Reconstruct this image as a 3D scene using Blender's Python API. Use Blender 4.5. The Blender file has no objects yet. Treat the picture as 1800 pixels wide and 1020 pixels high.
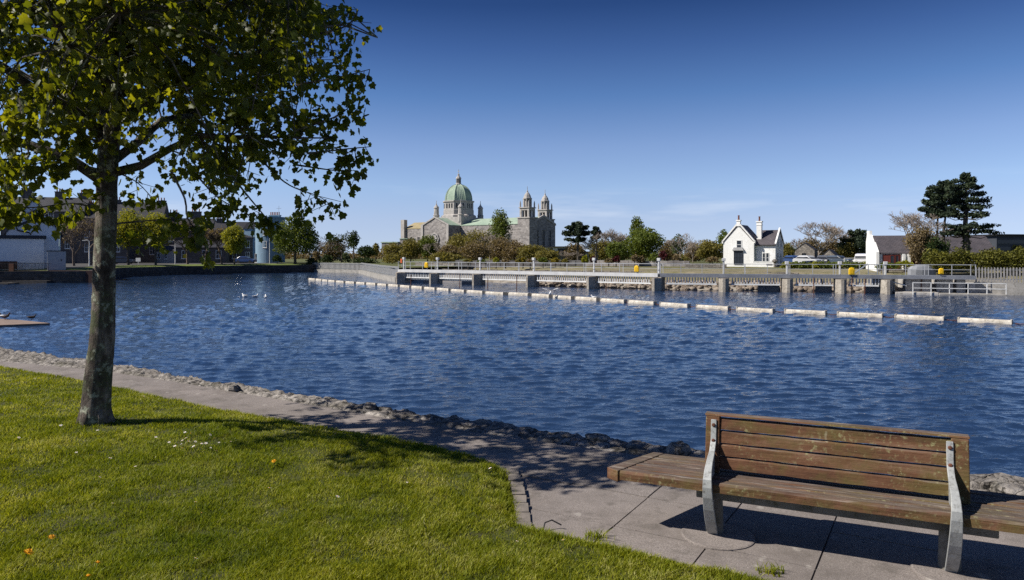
import bpy, math, random
import numpy as np
from mathutils import Vector, Matrix
R = math.radians
scene = bpy.context.scene
col = scene.collection

# ------------------------------------------------------------------ camera, sky, sun
F, CX, HY, H = 1250.0, 900.0, 448.0, 1.85
WZ = -1.75                                   # water level
cam = bpy.data.cameras.new('camera'); cam.sensor_width = 36; cam.lens = 36*F/1800
cam.shift_y = -(510-HY)/1800; cam.clip_start = .05; cam.clip_end = 9000
co = bpy.data.objects.new('camera', cam); co.location = (0, 0, H); co.rotation_euler = (R(90), 0, 0)
col.objects.link(co); scene.camera = co

SUN_EL, SHADOW_AZ = R(42), R(10)             # the way shadows fall, from +X
tosun = Vector((-math.cos(SHADOW_AZ)*math.cos(SUN_EL), -math.sin(SHADOW_AZ)*math.cos(SUN_EL), math.sin(SUN_EL)))
sl = bpy.data.lights.new('sun', 'SUN'); sl.energy = 5.0; sl.angle = R(.53); sl.color = (1, .94, .85)
so = bpy.data.objects.new('sun', sl); so.rotation_euler = tosun.to_track_quat('Z', 'Y').to_euler(); so.location = (0, 0, 50)
col.objects.link(so)
w = bpy.data.worlds.new('World'); scene.world = w; w.use_nodes = True
nt = w.node_tree; nt.nodes.clear()
wo = nt.nodes.new('ShaderNodeOutputWorld'); bg = nt.nodes.new('ShaderNodeBackground'); sky = nt.nodes.new('ShaderNodeTexSky')
sky.sky_type = 'NISHITA'; sky.sun_disc = False; sky.sun_elevation = SUN_EL
sky.sun_rotation = math.atan2(tosun.x, tosun.y); sky.air_density = 1.0; sky.dust_density = .25; sky.ozone_density = 3.5; sky.altitude = 0
gam = nt.nodes.new('ShaderNodeGamma'); gam.inputs[1].default_value = 1.0
hsv = nt.nodes.new('ShaderNodeHueSaturation'); hsv.inputs['Saturation'].default_value = 1; hsv.inputs['Hue'].default_value = .5; hsv.inputs['Value'].default_value = 1
# clearness by height: paler towards the horizon, polarised dark overhead
SKYRAMP = [(0, (1.261, 1.033, 1.049)), (0.048, (1.331, 1.094, 1.092)), (0.094, (1.259, 1.154, 1.173)), (0.15, (1.05, 1.0, 1.1)), (0.216, (0.583, 0.726, 0.933)), (0.278, (0.343, 0.467, 0.707)), (0.331, (0.178, 0.286, 0.495)), (0.5, (0.17, 0.25, 0.42)), (1, (0.26, 0.34, 0.5))]
# thin cirrus near the horizon
tc = nt.nodes.new('ShaderNodeTexCoord'); mp = nt.nodes.new('ShaderNodeMapping'); mp.inputs['Scale'].default_value = (4, 4, 34)
cn = nt.nodes.new('ShaderNodeTexNoise'); cn.inputs['Scale'].default_value = 1.15; cn.inputs['Detail'].default_value = 6; cn.inputs['Roughness'].default_value = .55
cr = nt.nodes.new('ShaderNodeValToRGB'); cr.color_ramp.elements[0].position = .56; cr.color_ramp.elements[1].position = .78
sep = nt.nodes.new('ShaderNodeSeparateXYZ'); er = nt.nodes.new('ShaderNodeValToRGB')
er.color_ramp.elements[0].position = .03; er.color_ramp.elements[0].color = (0, 0, 0, 1); er.color_ramp.elements[1].position = .06
e = er.color_ramp.elements.new(.105); e.color = (0, 0, 0, 1)
mu = nt.nodes.new('ShaderNodeMath'); mu.operation = 'MULTIPLY'; mu2 = nt.nodes.new('ShaderNodeMath'); mu2.operation = 'MULTIPLY'; mu2.inputs[1].default_value = .5
mx = nt.nodes.new('ShaderNodeMix'); mx.data_type = 'RGBA'; mx.inputs['B'].default_value = (6.0, 6.6, 7.6, 1)
L = nt.links.new
# look a little above the true direction, so the haze band does not show at the horizon
vt = nt.nodes.new('ShaderNodeVectorMath'); vt.operation = 'ADD'; vt.inputs[1].default_value = (0, 0, .10); vn = nt.nodes.new('ShaderNodeVectorMath'); vn.operation = 'NORMALIZE'
L(tc.outputs['Generated'], vt.inputs[0]); L(vt.outputs[0], vn.inputs[0]); L(vn.outputs[0], sky.inputs[0]); L(sky.outputs[0], gam.inputs[0]); L(gam.outputs[0], hsv.inputs['Color'])
L(tc.outputs['Generated'], mp.inputs[0]); L(mp.outputs[0], cn.inputs[0]); L(cn.outputs[0], cr.inputs[0])
L(tc.outputs['Generated'], sep.inputs[0]); L(sep.outputs[2], er.inputs[0]); L(cr.outputs[0], mu.inputs[0]); L(er.outputs[0], mu.inputs[1])
gr_ = nt.nodes.new('ShaderNodeValToRGB'); gr_.color_ramp.interpolation = 'LINEAR'
for p_, c_ in SKYRAMP:
    e = gr_.color_ramp.elements.new(p_) if p_ not in (0, 1) else gr_.color_ramp.elements[-int(p_)]; e.color = (*c_, 1)
hm = nt.nodes.new('ShaderNodeMix'); hm.data_type = 'RGBA'; hm.blend_type = 'MULTIPLY'; hm.inputs['Factor'].default_value = 1
L(sep.outputs[2], gr_.inputs[0]); L(hsv.outputs[0], hm.inputs['A']); L(gr_.outputs[0], hm.inputs['B'])
L(mu.outputs[0], mu2.inputs[0]); L(mu2.outputs[0], mx.inputs['Factor']); L(hm.outputs['Result'], mx.inputs['A']); L(mx.outputs['Result'], bg.inputs[0])
L(bg.outputs[0], wo.inputs[0]); bg.inputs[1].default_value = .09
vs = scene.view_settings; vs.view_transform = 'Standard'; vs.look = 'None'; vs.exposure = .5; vs.gamma = 1; vs.use_curve_mapping = False
scene.cycles.use_denoising = False; scene.cycles.max_bounces = 6; scene.cycles.transparent_max_bounces = 8; scene.cycles.caustics_reflective = False; scene.cycles.caustics_refractive = False

def P(px, py, d): return Vector(((px-CX)/F*d, d, H-(py-HY)/F*d))
def G(px, py, z=0.0):
    d = F*(H-z)/(py-HY); return Vector(((px-CX)/F*d, d, z))
def Xat(px, d): return (px-CX)/F*d
def Zat(py, d): return H-(py-HY)/F*d

# ------------------------------------------------------------------ materials
MATS = {}
class NB:
    def __init__(s, name):
        s.m = bpy.data.materials.new(name); s.m.use_nodes = True; s.t = s.m.node_tree; s.t.nodes.clear()
        s.out = s.n('OutputMaterial'); s.tc = s.n('TexCoord')
    def n(s, kind, **kw):
        x = s.t.nodes.new('ShaderNode'+kind)
        for k, v in kw.items(): setattr(x, k, v)
        return x
    def l(s, a, b): s.t.links.new(a, b)
    def noise(s, scale, detail=5, rough=.6, vec=None, stretch=None, dist=0):
        x = s.n('TexNoise'); x.inputs['Scale'].default_value = scale; x.inputs['Detail'].default_value = detail
        x.inputs['Roughness'].default_value = rough; x.inputs['Distortion'].default_value = dist
        v = vec or s.tc.outputs['Object']
        if stretch:
            m = s.n('Mapping'); m.inputs['Scale'].default_value = stretch; s.l(v, m.inputs[0]); v = m.outputs[0]
        s.l(v, x.inputs[0]); return x.outputs[0]
    def ramp(s, fac, stops):
        x = s.n('ValToRGB'); el = x.color_ramp.elements
        while len(el) < len(stops): el.new(.5)
        for e, (p, c) in zip(el, stops):
            e.position = p; e.color = (c, c, c, 1) if isinstance(c, (int, float)) else (*c, 1)
        s.l(fac, x.inputs[0]); return x.outputs[0]
    def mix(s, fac, a, b, mode='MIX'):
        x = s.n('Mix', data_type='RGBA', blend_type=mode)
        for sock, v in ((x.inputs['Factor'], fac), (x.inputs['A'], a), (x.inputs['B'], b)):
            if isinstance(v, bpy.types.NodeSocket): s.l(v, sock)
            elif isinstance(v, (int, float)): sock.default_value = v
            else: sock.default_value = (*v, 1)
        return x.outputs['Result']
    def bump(s, h, strength=.3, dist=.02, normal=None):
        x = s.n('Bump'); x.inputs['Strength'].default_value = strength; x.inputs['Distance'].default_value = dist; s.l(h, x.inputs['Height'])
        if normal: s.l(normal, x.inputs['Normal'])
        return x.outputs[0]
    def bsdf(s, color, rough=.8, normal=None, metal=0, spec=.3):
        b = s.n('BsdfPrincipled')
        for nm, v in (('Base Color', color), ('Roughness', rough), ('Metallic', metal), ('Specular IOR Level', spec)):
            if isinstance(v, bpy.types.NodeSocket): s.l(v, b.inputs[nm])
            elif nm == 'Base Color': b.inputs[nm].default_value = (*v, 1)
            else: b.inputs[nm].default_value = v
        if normal: s.l(normal, b.inputs['Normal'])
        s.l(b.outputs[0], s.out.inputs[0]); return b

def pm(name, c1, c2=None, scale=3.0, rough=.8, bump=.25, bscale=None, bdist=.01, metal=0, spec=.3, c3=None, stretch=None):
    """two or three colours mixed by noise, with a fine bump"""
    if name in MATS: return MATS[name]
    b = NB(name); c2 = c2 or tuple(x*.75 for x in c1)
    f = b.noise(scale, 6, .65, stretch=stretch); c = b.ramp(f, [(.35, c1), (.65, c2)])
    if c3: c = b.mix(b.ramp(b.noise(scale*3.7, 4, .7), [(.52, 0), (.68, 1)]), c, c3)
    nm = b.bump(b.noise(bscale or scale*6, 4, .7, stretch=stretch), bump, bdist)
    b.bsdf(c, rough, nm, metal, spec); MATS[name] = b.m; return b.m

def stone(name, c1, c2, mortar, sx=.55, sz=.28, jitter=.5, bump=.5):
    """coursed rubble: brick pattern on warped coordinates, each stone its own tone"""
    if name in MATS: return MATS[name]
    b = NB(name)
    # coordinates: x+y along the wall, z up
    sp = b.n('SeparateXYZ'); b.l(b.tc.outputs['Object'], sp.inputs[0])
    ad = b.n('Math', operation='ADD'); b.l(sp.outputs[0], ad.inputs[0]); b.l(sp.outputs[1], ad.inputs[1])
    cb = b.n('CombineXYZ'); b.l(ad.outputs[0], cb.inputs[0]); b.l(sp.outputs[2], cb.inputs[1])
    nz = b.n('TexNoise'); nz.inputs['Scale'].default_value = 1/sx; nz.inputs['Detail'].default_value = 2; b.l(cb.outputs[0], nz.inputs[0])
    va = b.n('VectorMath', operation='SCALE'); b.l(nz.outputs['Color'], va.inputs[0]); va.inputs['Scale'].default_value = jitter*sx
    vv = b.n('VectorMath', operation='ADD'); b.l(cb.outputs[0], vv.inputs[0]); b.l(va.outputs[0], vv.inputs[1])
    br = b.n('TexBrick'); br.inputs['Color1'].default_value = (*c1, 1); br.inputs['Color2'].default_value = (*c2, 1); br.inputs['Mortar'].default_value = (*mortar, 1)
    br.inputs['Scale'].default_value = 1; br.inputs['Brick Width'].default_value = sx; br.inputs['Row Height'].default_value = sz
    br.inputs['Mortar Size'].default_value = .03*sx; br.inputs['Bias'].default_value = 0; b.l(vv.outputs[0], br.inputs[0])
    c = b.mix(b.ramp(b.noise(2.5/sx, 5, .7), [(.3, .55), (.7, 1.25)]), (0, 0, 0), br.outputs[0], 'MIX')
    c = b.mix(1.0, br.outputs[0], b.ramp(b.noise(1.7/sx, 6, .7), [(.3, .45), (.7, 1.0)]), 'MULTIPLY')
    b.bsdf(c, .9, b.bump(br.outputs['Fac'], bump, -.03)); MATS[name] = b.m; return b.m

def leafmat(name, c1, c2, trans=None, scale=.6, tfac=.35, c3=None):
    """leaves: tone per leaf and per clump, some light comes through"""
    if name in MATS: return MATS[name]
    b = NB(name); g = b.n('NewGeometry')
    f = b.n('Math', operation='MULTIPLY_ADD'); b.l(g.outputs['Random Per Island'], f.inputs[0]); f.inputs[1].default_value = .6
    nz = b.ramp(b.noise(scale, 3, .6), [(.35, 0), (.65, .4)]); b.l(nz, f.inputs[2])
    c = b.ramp(f.outputs[0], [(.1, c1), (.9, c2)] if not c3 else [(.05, c1), (.6, c2), (.95, c3)])
    d = b.n('BsdfPrincipled'); b.l(c, d.inputs['Base Color']); d.inputs['Roughness'].default_value = .62; d.inputs['Specular IOR Level'].default_value = .22
    t = b.n('BsdfTranslucent')
    b.l(b.mix(1.0, c, trans or (1.6, 1.5, .7), 'MULTIPLY'), t.inputs[0])
    ms = b.n('MixShader'); ms.inputs[0].default_value = tfac; b.l(d.outputs[0], ms.inputs[1]); b.l(t.outputs[0], ms.inputs[2]); b.l(ms.outputs[0], b.out.inputs[0])
    MATS[name] = b.m; return b.m

def slate(name, c1, c2):
    if name in MATS: return MATS[name]
    b = NB(name); br = b.n('TexBrick')
    sp = b.n('SeparateXYZ'); b.l(b.tc.outputs['Object'], sp.inputs[0]); cb = b.n('CombineXYZ')
    ad = b.n('Math', operation='ADD'); b.l(sp.outputs[1], ad.inputs[0]); b.l(sp.outputs[2], ad.inputs[1])
    b.l(sp.outputs[0], cb.inputs[0]); b.l(ad.outputs[0], cb.inputs[1]); b.l(cb.outputs[0], br.inputs[0])
    br.inputs['Scale'].default_value = 1; br.inputs['Brick Width'].default_value = .4; br.inputs['Row Height'].default_value = .33; br.inputs['Mortar Size'].default_value = .02
    br.inputs['Color1'].default_value = (*c1, 1); br.inputs['Color2'].default_value = (*c2, 1); br.inputs['Mortar'].default_value = tuple(x*.45 for x in c1)+(1,)
    c = b.mix(1.0, br.outputs[0], b.ramp(b.noise(.9, 6, .7), [(.3, .6), (.7, 1.0)]), 'MULTIPLY')
    b.bsdf(c, .65, b.bump(br.outputs['Fac'], .4, -.02)); MATS[name] = b.m; return b.m

M_white = pm('white_render', (.76, .76, .74), (.68, .68, .655), 1.1, .85, .08, c3=(.58, .57, .53), stretch=(1, 1, .22))
M_whitepaint = pm('white_paint', (.72, .72, .70), (.6, .6, .58), 2, .6, .1)
M_conc = pm('concrete', (.36, .34, .31), (.24, .23, .21), 1.3, .9, .35, c3=(.16, .15, .13))
M_concl = pm('pale_concrete', (.5, .47, .43), (.36, .34, .31), 1.0, .9, .3, c3=(.2, .18, .15))
M_dark = pm('dark_opening', (.012, .013, .016), (.02, .02, .024), 2, .3, 0)
M_glass = pm('window_glass', (.02, .024, .03), (.03, .038, .05), .7, .2, 0, spec=.25)
M_steel = pm('galvanised_steel', (.34, .36, .38), (.22, .24, .26), 6, .5, .15, metal=.35)
M_black = pm('black_paint', (.02, .02, .022), (.03, .03, .03), 5, .5, .1)
M_rust = pm('rusty_iron', (.13, .05, .03), (.07, .035, .025), 6, .85, .3)
M_yellow = pm('yellow_plastic', (.78, .5, .01), (.7, .42, .01), 3, .45, .05)
M_orange = pm('orange_plastic', (.62, .13, .03), (.5, .1, .03), 3, .5, .05)
M_slate = slate('grey_slate', (.115, .10, .11), (.085, .078, .088))
M_slated = slate('dark_slate', (.05, .05, .062), (.036, .037, .047))
M_copper = pm('green_copper', (.33, .41, .32), (.22, .30, .23), .35, .85, .2, bscale=2, c3=(.39, .46, .38), stretch=(1, 1, .3))
M_lime = stone('limestone_rubble', (.44, .405, .385), (.24, .22, .213), (.39, .365, .35), 1.5, .7, .35)
M_limed = pm('dressed_limestone', (.44, .415, .39), (.31, .29, .275), .7, .9, .25, c3=(.24, .22, .2))
M_rubble = stone('field_stone_rubble', (.40, .36, .31), (.2, .18, .16), (.12, .11, .1), .5, .28, .6)
M_quay = stone('dark_quay_stone', (.10, .09, .085), (.055, .05, .048), (.035, .033, .03), .8, .4, .5)
M_town = stone('town_grey_stone', (.17, .15, .145), (.11, .10, .098), (.14, .13, .125), .6, .3, .4)
M_bluewall = pm('blue_render', (.20, .30, .39), (.16, .25, .33), .6, .85, .15)
M_brick = stone('red_brick', (.26, .09, .06), (.2, .07, .05), (.2, .16, .14), .3, .1, .1)
M_redpaint = pm('red_brown_paint', (.16, .035, .025), (.11, .028, .022), 2, .6, .1)
M_bark = pm('grey_bark', (.10, .085, .07), (.055, .047, .04), 1.5, .95, .6, bscale=8, bdist=.03, stretch=(1, 1, .3))
M_twig = pm('bare_twigs', (.15, .115, .09), (.09, .07, .06), .5, .95, .1)
M_twigp = pm('pale_bare_twigs', (.24, .20, .165), (.15, .125, .105), .5, .95, .1)
L_lime = leafmat('fresh_yellow_green_leaves', (.12, .145, .013), (.23, .24, .024), (1.7, 1.5, .7), .5, .4, (.36, .35, .045))
L_mid = leafmat('mid_green_leaves', (.05, .075, .012), (.11, .14, .022), None, .5, .3, (.18, .21, .035))
L_dark = leafmat('dark_green_leaves', (.015, .03, .01), (.035, .055, .015), None, .5, .25, (.06, .08, .02))
L_olive = leafmat('olive_budding_leaves', (.105, .095, .024), (.19, .165, .04), None, .5, .3, (.26, .225, .065))
L_brown = leafmat('brown_budding_leaves', (.12, .09, .05), (.185, .14, .075), None, .5, .3, (.24, .19, .11))
L_red = leafmat('dark_red_leaves', (.06, .012, .016), (.10, .025, .025), (1.5, .8, .8), .5, .3)
L_pine = leafmat('pine_needles', (.012, .022, .015), (.03, .045, .025), None, .5, .15, (.065, .085, .04))

# ------------------------------------------------------------------ mesh helpers
def link(name, me, mats, parent=None, smooth=False, loc=None):
    for m in (mats if isinstance(mats, (list, tuple)) else [mats]): me.materials.append(m)
    o = bpy.data.objects.new(name, me); col.objects.link(o)
    if parent is not None: o.parent = parent
    if loc is not None: o.location = loc
    if smooth and len(me.polygons): me.polygons.foreach_set('use_smooth', [True]*len(me.polygons))
    return o
def np_obj(name, V, Fc, mats, parent=None, smooth=False, mi=None):
    V = np.asarray(V, dtype=np.float32).reshape(-1, 3); Fc = np.asarray(Fc, dtype=np.int32); k = Fc.shape[1]
    me = bpy.data.meshes.new(name); me.vertices.add(len(V)); me.vertices.foreach_set('co', V.ravel())
    me.loops.add(Fc.size); me.loops.foreach_set('vertex_index', Fc.ravel())
    me.polygons.add(len(Fc)); me.polygons.foreach_set('loop_start', np.arange(0, Fc.size, k, dtype=np.int32))
    if mi is not None: me.polygons.foreach_set('material_index', np.asarray(mi, dtype=np.int32))
    me.update(calc_edges=True); me.validate()
    return link(name, me, mats, parent, smooth)

class MB:
    def __init__(s): s.v = []; s.f = []; s.m = []
    def add(s, vs, fs, mi=0):
        o = len(s.v); s.v += [tuple(v) for v in vs]
        for f in fs: s.f.append(tuple(o+i for i in f)); s.m.append(mi)
        return s
    def box(s, x0, x1, y0, y1, z0, z1, mi=0):
        return s.add([(x0, y0, z0), (x1, y0, z0), (x1, y1, z0), (x0, y1, z0), (x0, y0, z1), (x1, y0, z1), (x1, y1, z1), (x0, y1, z1)],
              [(0, 3, 2, 1), (4, 5, 6, 7), (0, 1, 5, 4), (1, 2, 6, 5), (2, 3, 7, 6), (3, 0, 4, 7)], mi)
    def cbox(s, cx, cy, cz, sx, sy, sz, rz=0, mi=0):
        c, n = math.cos(rz), math.sin(rz); vs = []
        for dz in (-.5, .5):
            for dx, dy in ((-.5, -.5), (.5, -.5), (.5, .5), (-.5, .5)):
                x, y = dx*sx, dy*sy; vs.append((cx+x*c-y*n, cy+x*n+y*c, cz+dz*sz))
        return s.add(vs, [(0, 3, 2, 1), (4, 5, 6, 7), (0, 1, 5, 4), (1, 2, 6, 5), (2, 3, 7, 6), (3, 0, 4, 7)], mi)
    def prism(s, poly, fn, t0, t1, mi=0):
        """poly of (a,b) pairs run from t0 to t1; fn(a,b,t) -> xyz"""
        n = len(poly); vs = [fn(a, b, t0) for a, b in poly]+[fn(a, b, t1) for a, b in poly]
        return s.add(vs, [tuple(range(n-1, -1, -1)), tuple(range(n, 2*n))]+[(i, (i+1) % n, n+(i+1) % n, n+i) for i in range(n)], mi)
    def tube(s, pts, rad, n=6, cap=True, mi=0):
        pts = [Vector(p) for p in pts]; rad = rad if hasattr(rad, '__len__') else [rad]*len(pts)
        vs, fs = [], []; up = None
        for i, p in enumerate(pts):
            t = (pts[min(i+1, len(pts)-1)]-pts[max(i-1, 0)])
            t = t.normalized() if t.length > 1e-9 else Vector((0, 0, 1))
            if up is None: up = t.orthogonal().normalized()
            up = (up-t*up.dot(t)); up = up.normalized() if up.length > 1e-6 else t.orthogonal().normalized()
            b = t.cross(up)
            for k in range(n):
                a = 2*math.pi*k/n; vs.append(p+(up*math.cos(a)+b*math.sin(a))*rad[i])
        for i in range(len(pts)-1):
            for k in range(n): fs.append((i*n+k, i*n+(k+1) % n, (i+1)*n+(k+1) % n, (i+1)*n+k))
        if cap: fs += [tuple(range(n-1, -1, -1)), tuple(range((len(pts)-1)*n, len(pts)*n))]
        return s.add(vs, fs, mi)
    def lathe(s, prof, n=16, cx=0, cy=0, ph=0, mi=0, sy=1):
        vs, fs = [], []
        for r, z in prof:
            for k in range(n):
                a = ph+2*math.pi*k/n; vs.append((cx+r*math.cos(a), cy+r*math.sin(a)*sy, z))
        for i in range(len(prof)-1):
            for k in range(n): fs.append((i*n+k, i*n+(k+1) % n, (i+1)*n+(k+1) % n, (i+1)*n+k))
        fs += [tuple(range(n-1, -1, -1)), tuple(range((len(prof)-1)*n, len(prof)*n))]
        return s.add(vs, fs, mi)
    def xform(s, mat):
        s.v = [tuple(mat @ Vector(v)) for v in s.v]; return s
    def build(s, name, mats, parent=None, smooth=False, bevel=0):
        me = bpy.data.meshes.new(name); me.from_pydata(s.v, [], s.f); me.polygons.foreach_set('material_index', s.m); me.update()
        o = link(name, me, mats, parent, smooth)
        if bevel:
            b = o.modifiers.new('bevel', 'BEVEL'); b.width = bevel; b.segments = 2; b.limit_method = 'ANGLE'
        return o
def tag(o, label=None, cat=None, group=None, kind=None):
    for k, v in (('label', label), ('category', cat), ('group', group), ('kind', kind)):
        if v: o[k] = v
    return o
def empty(name, loc, rz=0, label=None, cat=None, group=None):
    o = bpy.data.objects.new(name, None); col.objects.link(o); o.location = loc; o.rotation_euler = (0, 0, rz); o.empty_display_size = .3
    return tag(o, label, cat, group)
def copy_tree(o, parent=None):
    c = o.copy(); col.objects.link(c)
    if parent is not None: c.parent = parent
    for ch in list(o.children): copy_tree(ch, c)
    return c

def seg_dist(Q, A, B):
    d = B-A; t = np.clip(((Q-A) @ d)/(d @ d), 0, 1); return np.linalg.norm(Q-(A+t[:, None]*d), axis=1)
def poly_sd(Q, poly):
    """signed distance, positive inside"""
    poly = np.asarray(poly, float); n = len(poly); dm = np.full(len(Q), 1e9); ins = np.zeros(len(Q), bool)
    for i in range(n):
        A, B = poly[i], poly[(i+1) % n]; dm = np.minimum(dm, seg_dist(Q, A, B))
        c = ((A[1] > Q[:, 1]) != (B[1] > Q[:, 1])); 
        if A[1] != B[1]: ins ^= c & (Q[:, 0] < (B[0]-A[0])*(Q[:, 1]-A[1])/(B[1]-A[1])+A[0])
    return np.where(ins, dm, -dm)
def vnoise(x, y, seed=0):
    """smooth value noise"""
    r = np.random.default_rng(seed).random((64, 64)); xi, yi = np.floor(x).astype(int), np.floor(y).astype(int); fx, fy = x-xi, y-yi
    fx, fy = fx*fx*(3-2*fx), fy*fy*(3-2*fy); g = lambda a, b: r[a % 64, b % 64]
    return (g(xi, yi)*(1-fx)+g(xi+1, yi)*fx)*(1-fy)+(g(xi, yi+1)*(1-fx)+g(xi+1, yi+1)*fx)*fy
def smooth_line(pts, step):
    """Catmull-Rom through pts, resampled"""
    p = [np.array(q, float) for q in pts]; p = [2*p[0]-p[1]]+p+[2*p[-1]-p[-2]]; out = []
    for i in range(1, len(p)-2):
        n = max(2, int(np.linalg.norm(p[i+1]-p[i])/step))
        for k in range(n):
            t = k/n; out.append(.5*(2*p[i]+(p[i+1]-p[i-1])*t+(2*p[i-1]-5*p[i]+4*p[i+1]-p[i+2])*t*t+(3*p[i]-p[i-1]-3*p[i+1]+p[i+2])*t**3))
    out.append(p[-2]); return np.array(out)
#__SETTING__
# ================================================================== SETTING
# ---- water
def water():
    b = NB('river_water')
    o = b.tc.outputs['Object']
    n1 = b.noise(1.7, 4, .6, stretch=(.6, 1.0, 1), dist=.5); n2 = b.noise(5.5, 4, .65, stretch=(.65, 1.0, 1), dist=.6); n3 = b.noise(.09, 3, .5, stretch=(.6, 1, 1))
    calm = b.ramp(n3, [(.35, .55), (.65, 1.0)])
    h = b.n('Math', operation='MULTIPLY_ADD'); b.l(n2, h.inputs[0]); h.inputs[1].default_value = .36; b.l(n1, h.inputs[2])
    hh = b.n('Math', operation='MULTIPLY'); b.l(h.outputs[0], hh.inputs[0]); b.l(calm, hh.inputs[1])
    nm = b.bump(hh.outputs[0], 1.0, .075)
    d = b.bsdf((.015, .034, .08), .035, nm, spec=.5); d.inputs['IOR'].default_value = 1.33
    return b.m
M_water = water()
# real ripples: many small wave trains, mesh finer near by
def water_mesh():
    px = np.linspace(1, 0, 900); inv = 1/170*(1-px)+1/5.0*px; d = 1/inv[::-1]; d = d[np.argsort(d)]
    an = np.linspace(R(-62), R(62), 620); D, A = np.meshgrid(d, an, indexing='ij'); X = D*np.tan(A*.86); Y = D
    r_ = np.random.default_rng(17); Z = np.zeros_like(X); dd = np.gradient(d)[:, None]
    wind = R(78)
    far = np.clip((D-15)/24, 0, 1)
    for k in range(84):
        lam = 10**r_.uniform(math.log10(.22), math.log10(.95)) if k < 60 else r_.uniform(1.0, 2.4); th = wind+r_.normal(0, .55); kk = 2*np.pi/lam; ph = r_.random()*6.28
        a = (.031 if k < 60 else .014*far)/kk
        warp = .8*np.sin(X*.21+k)+.8*np.sin(Y*.17+2*k)
        Z += a*np.sin(kk*(X*np.cos(th)+Y*np.sin(th))+ph+warp)
    gust = .55+.75*vnoise(X*.06+20, Y*.11+20, 33)+.35*vnoise(X*.3+20, Y*.5+20, 34)
    Z = Z*gust; Z = Z+.3*np.abs(Z)
    V = np.c_[X.ravel(), Y.ravel(), WZ+Z.ravel()]; idx = np.arange(X.size).reshape(X.shape)
    return V, np.stack([idx[:-1, :-1], idx[:-1, 1:], idx[1:, 1:], idx[1:, :-1]], -1).reshape(-1, 4)
V, Fq = water_mesh(); wo2 = np_obj('river', V, Fq, M_water, smooth=True)
tag(wo2, kind='structure')
wm = MB(); wm.add([(-900, -60, WZ-.35), (900, -60, WZ-.35), (900, 400, WZ-.35), (-900, 400, WZ-.35)], [(0, 1, 2, 3)]); tag(wm.build('river_depth', M_water), kind='structure')

# ---- near bank
OUT = [(-60, 46), (-30, 26.5), (-16, 17.6), (-10.15, 14.1), (-5.06, 10.9), (-1.82, 8.76), (.58, 7.32), (1.8, 6.66), (3.77, 5.72), (5, 5.1), (9, 3.0), (30, -8)]
INN = [(-60, 44.6), (-30, 25.2), (-16, 16.4), (-10, 12.95), (-6.41, 11.3), (-3.08, 9.2), (-.73, 7.66), (1.07, 6.66), (2.2, 6.0), (3.6, 5.25), (4.8, 4.55), (8.7, 2.4), (29.6, -8.7)]
out_l = smooth_line(OUT, .25); inn_l = smooth_line(INN, .25)
M_soil = pm('soil', (.07, .055, .04), (.045, .035, .026), 4, .95, .5)
gb = MB(); n = len(inn_l)
gb.add([(x, y, -.03) for x, y in inn_l]+[(x, -300, -.03) for x, y in inn_l], [(i, n+i, n+i+1, i+1) for i in range(n-1)])
gb.add([(-60, 44.6, -.03), (-300, 200, -.03), (-300, -300, -.03), (-60, -300, -.03)], [(0, 1, 2, 3)])
tag(gb.build('ground', M_soil), kind='structure')
def path_mat():
    b = NB('worn_concrete_path'); f = b.noise(.8, 6, .65)
    c = b.ramp(f, [(.3, (.27, .234, .216)), (.7, (.195, .170, .157))])
    c = b.mix(b.ramp(b.noise(150, 2, .6), [(.46, 0), (.62, .7)]), c, (.095, .085, .075))
    c = b.mix(b.ramp(b.noise(95, 2, .6), [(.58, 0), (.7, .6)]), c, (.40, .37, .33))
    c = b.mix(b.ramp(b.noise(.9, 8, .75), [(.46, 0), (.62, .75)]), c, (.125, .108, .096))
    c = b.mix(b.ramp(b.noise(2.3, 7, .75), [(.54, 0), (.64, .7)]), c, (.10, .088, .076))
    c = b.mix(b.ramp(b.noise(7, 2, .3), [(.69, 0), (.73, .5)]), c, (.36, .335, .30))
    nm = b.bump(b.noise(160, 3, .7), .55, .004, b.bump(b.noise(5, 5, .6), .3, .012))
    b.bsdf(c, .9, nm); return b.m
M_path = path_mat()
pb = MB(); pb.add([(x, y, -.012) for x, y in inn_l]+[(x-.9, y-4.2, -.012) for x, y in inn_l], [(i, n+i, n+i+1, i+1) for i in range(n-1)])
tag(pb.build('footpath', M_path), kind='structure')
# paving slabs around the bench
A_ = np.array((.515, .857)); B_ = np.array((.857, -.515))
sb = MB(); rs = random.Random(4); inn_poly = [tuple(p) for p in inn_l]+[(30, -40), (-60, -40)]
for i in range(-8, 10):
    for j in range(-8, 5):
        b0 = -1.904+.64*i; a0 = 5.18+.66*j
        c = A_*(a0+.33)+B_*(b0+.32)
        if poly_sd(np.array([c]), inn_poly)[0] < .18 or c[0] < .10-.02*(c[1]-5) or c[1] < 1.2: continue
        g = .005; z = rs.uniform(-.0025, .0025); tl = [rs.uniform(-.002, .002) for _ in range(4)]
        q = [A_*(a0+g)+B_*(b0+g), A_*(a0+g)+B_*(b0+.64-g), A_*(a0+.66-g)+B_*(b0+.64-g), A_*(a0+.66-g)+B_*(b0+g)]
        sb.add([(*p, -.011) for p in q]+[(*p, z+t) for p, t in zip(q, tl)], [(4, 5, 6, 7), (0, 1, 5, 4), (1, 2, 6, 5), (2, 3, 7, 6), (3, 0, 4, 7)])
tag(sb.build('pavement', M_path), kind='structure')
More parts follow.
